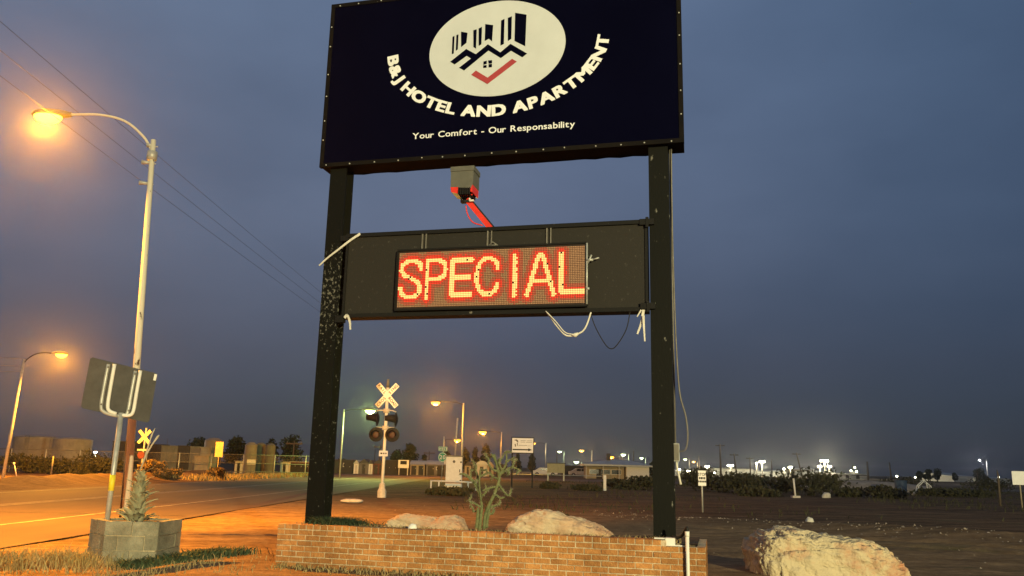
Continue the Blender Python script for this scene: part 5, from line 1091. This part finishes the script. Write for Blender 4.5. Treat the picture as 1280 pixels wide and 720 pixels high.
def floodmast(label, px, py, Yd, power, n=3, col=(1, .90, .60), size=.7):
    x = gx(px, Yd); h = zt(px, py, Yd); t = thing('flood_light', label, 'lamp', (x, Yd, 0), 0, 'bright yard flood lights')
    part('mast', MB().tube([(0, 0, 0), (0, 0, h)], .14, 7), 'galvdk', t); part('crossbar', MB().box(-n*size*.6, n*size*.6, -.1, .1, h-.1, h+.05), 'galvdk', t)
    for i in range(n):
        c = (i-(n-1)/2)*size*1.2; hd_ = part('lamp_head', MB().box(c-size/2, c+size/2, -.1, .3, h, h+size*.8), 'galvdk', t); lz = MB().lathe([(size*.44, 0), (size*.40, .12), (size*.25, .22), (.02, .27)], 16); lz.v = [(c+p[0], -.1-p[2], h+size*.4+p[1]) for p in lz.v]; part('lens', lz, 'flood', hd_)
    lamp('lamp_light', (x, Yd-1.2, h), power*.16, col, .5)
YW = 330
warehouse('long low lit warehouse left of the bright yard lights', 893, 942, 584, YW, 'dirtywhite', 'roofdark', wins=4); warehouse('white shed under the brightest yard lights', 944, 962, 588, YW, 'white', 'roofpale', wins=2); warehouse('small white building between the yard lights and the beige warehouse', 966, 983, 588, YW, 'white', 'roofpale', wins=1); warehouse('wide beige warehouse left of the brightest building', 993, 1020, 585, YW+10, 'shedbeige', 'roofpale', wins=3); warehouse('brightest white building under glaring flood lights', 1020, 1044, 588.5, YW-5, 'white', 'roofpale', wins=2); warehouse('low white building right behind the right sign post', 838, 872, 588, YW, 'white', 'roofpale', wins=3)
warehouse('long dark low building right of the brightest building', 1046, 1085, 592, 300, 'sheddark', 'roofdark', wins=3); warehouse('pale roofed low house far right', 1174, 1194, 591, 280, 'dirtywhite', 'roofpale', wins=1, name='house'); warehouse('second pale roofed low house far right', 1192, 1216, 594, 270, 'dirtywhite', 'roofpale', wins=1, name='house'); warehouse('low pale shed at the far right edge', 1243, 1262, 597, 280, 'dirtywhite', 'roofpale', wins=1, name='house')
for px, py, Yd, pw, n, lab in ((848, 588, 300, 26000, 2, 'glaring flood light just right of the right sign post'), (861, 590, 310, 18000, 2, 'low flood light behind the STOP notice'), (884, 584, 300, 26000, 2, 'bright flood light above the scrub left of the long warehouse'), (913, 583, 310, 22000, 3, 'flood light over the long low lit warehouse'), (946, 580, 310, 26000, 1, 'left one of the paired yard flood lights'), (953, 578, 310, 52000, 3, 'right one of the paired yard flood lights'), (980, 587, 310, 9000, 1, 'left one of two flood lights over the small white building'), (988, 585, 312, 24000, 2, 'right one of two flood lights over the small white building'), (1031, 577, 305, 80000, 4, 'largest flood light over the brightest building'), (1025, 584, 303, 26000, 2, 'lower left flood light on the brightest building'), (1037, 584, 303, 26000, 2, 'lower right flood light on the brightest building')):
    floodmast(lab, px, py, Yd, pw, n)
for px, py, Yd, lab in ((1064, 589, 330, 'left small light on the dark plant at right'), (1071, 590, 330, 'middle small light on the dark plant at right'), (1069, 585, 330, 'top small light on the dark plant at right'), (1121, 596, 300, 'small white light left of the white frame'), (1144, 598, 300, 'bright small light above the white frame'), (1229, 599, 250, 'small light at the foot of the dark round tree'), (1236, 600, 250, 'smaller light right of the dark round tree'), (1248, 597, 260, 'small light near the dark leaning post'), (893, 592, 250, 'small window light in the scrub')):
    x = gx(px, Yd); h = zt(px, py, Yd); t = thing('yard_light', lab, 'lamp', (x, Yd, 0), 0, 'small far lights'); part('post', MB().tube([(0, 0, 0), (0, 0, max(h, .8))], .08, 6), 'galvdk', t); part('lens', MB().lathe([(.1, -.3), (.32, -.15), (.36, 0), (.2, .25)], 10, (0, 0, max(h, .8)+.2)), 'flood', t)
t = thing('plant_tower', 'small lit tower frame of the dark plant at right', 'tower', (gx(1068, 332), 332, 0))
for a, b in ((-2, -1), (2, 1)): part('leg', MB().tube([(a, 0, 0), (b*.3, 0, zt(1068, 580, 332))], .18, 6), 'galvdk', t)
part('tank_body', MB().lathe([(1.6, 0), (1.6, 2.2), (.3, 3)], 14, (0, .5, 0)), 'dirtywhite', t)
x = gx(1229, 175); cobra('street_lamp', 'dim lamp rising behind the dark round tree', (gx(1235, 178), 178), zt(1231, 574, 178), (-1.0, 0), (.9, .92, 1), 1800, 'dirtywhite', .1, 1.2, 'galvdk', rise=.2)
# white frame, bin, mound
Yf = 70; xf = gx(1155, Yf); hz = zt(1155, 601, Yf)
t = thing('swing_frame', 'white house shaped pipe frame standing in the vacant lot', 'frame', (xf, Yf, 0))
for y_ in (0, .35):
    part('hoop', MB().tube([(-.55, y_, 0), (-.52, y_, hz*.62), (0, y_, hz), (.52, y_, hz*.62), (.58, y_, 0)], .045, 6), 'white', t)
for a, b in ((-.52, hz*.62), (0, hz), (.52, hz*.62)): part('rail', MB().tube([(a, 0, b), (a, .35, b)], .04, 6), 'white', t)
part('strut', MB().tube([(.15, 0, hz*.9), (.25, 0, 0)], .04, 6), 'white', t)
single('tarp', MB().tube([(-.5, 0, .05), (0, 0, .30), (.5, .1, .06)], [.1, .28, .1], 8), 'dirtywhite', 'crumpled pale tarp beside the white frame', 'tarp', (xf-.9, Yf-.6, 0))
t = thing('barrel', 'dark blue bin left of the white frame', 'bin', (gx(1125, 76), 76, 0)); part('body', MB().lathe([(.42, -.05), (.48, .2), (.52, 1.05)], 16), 'bluebin', t); part('rim', MB().lathe([(.54, 1.02), (.56, 1.06), (.54, 1.12)], 16), 'bluebin', t)
mb = MB(); A, B = np.meshgrid(np.linspace(-1, 1, 40), np.linspace(-1, 1, 14)); ii = np.arange(A.size).reshape(A.shape)
mb.arr(np.stack([A*9, B*2.6, -.1+1.0*np.clip(1-A*A, 0, 1)*np.clip(1-B*B, 0, 1)+.1*fbm(A*6, B*4)], -1).reshape(-1, 3), np.stack([ii[:-1, :-1], ii[:-1, 1:], ii[1:, 1:], ii[1:, :-1]], -1).reshape(-1, 4)); mb.smooth = True
md = part('dirt_mound', mb, 'gravel', None, 'structure'); md.location = (gx(1085, 84), 84, 0)

# ------------------------------------------------------------------ forecourt lamp behind the camera
t = thing('forecourt_lamp', 'forecourt lamp post behind the viewpoint lighting the planter wall', 'street lamp', (FORE[0], FORE[1], 0))
part('pole', MB().tube([(0, 0, -.1), (0, 0, FORE[2]+.1)], [.09, .06], 10), 'galv', t); part('arm', MB().tube([(0, 0, FORE[2]+.1), (0, .5, FORE[2]+.2)], .035, 8), 'galv', t); part('lamp_head', MB().box(-.25, .25, .3, .8, FORE[2]+.14, FORE[2]+.28), 'galvdk', t); part('lens', MB().box(-.2, .2, .35, .75, FORE[2]+.10, FORE[2]+.14), 'flood', t)
lamp('forecourt_light', (FORE[0], FORE[1]+.55, FORE[2]-.25), FORE_P, FORE_C, .25)

# ------------------------------------------------------------------ haze
HZ = bpy.data.materials.new('haze'); HZ.use_nodes = True; tn = HZ.node_tree; tn.nodes.clear()
vo = tn.nodes.new('ShaderNodeOutputMaterial'); pv = tn.nodes.new('ShaderNodeVolumePrincipled'); pv.inputs['Color'].default_value = (.9, .9, .92, 1); pv.inputs['Density'].default_value = .0002; pv.inputs['Anisotropy'].default_value = .92
tn.links.new(pv.outputs[0], vo.inputs['Volume'])
hz_ = link('haze', MB().box(-1420, 1420, -80, 1420, -2, 16).mesh('haze'), HZ, None, 'stuff')
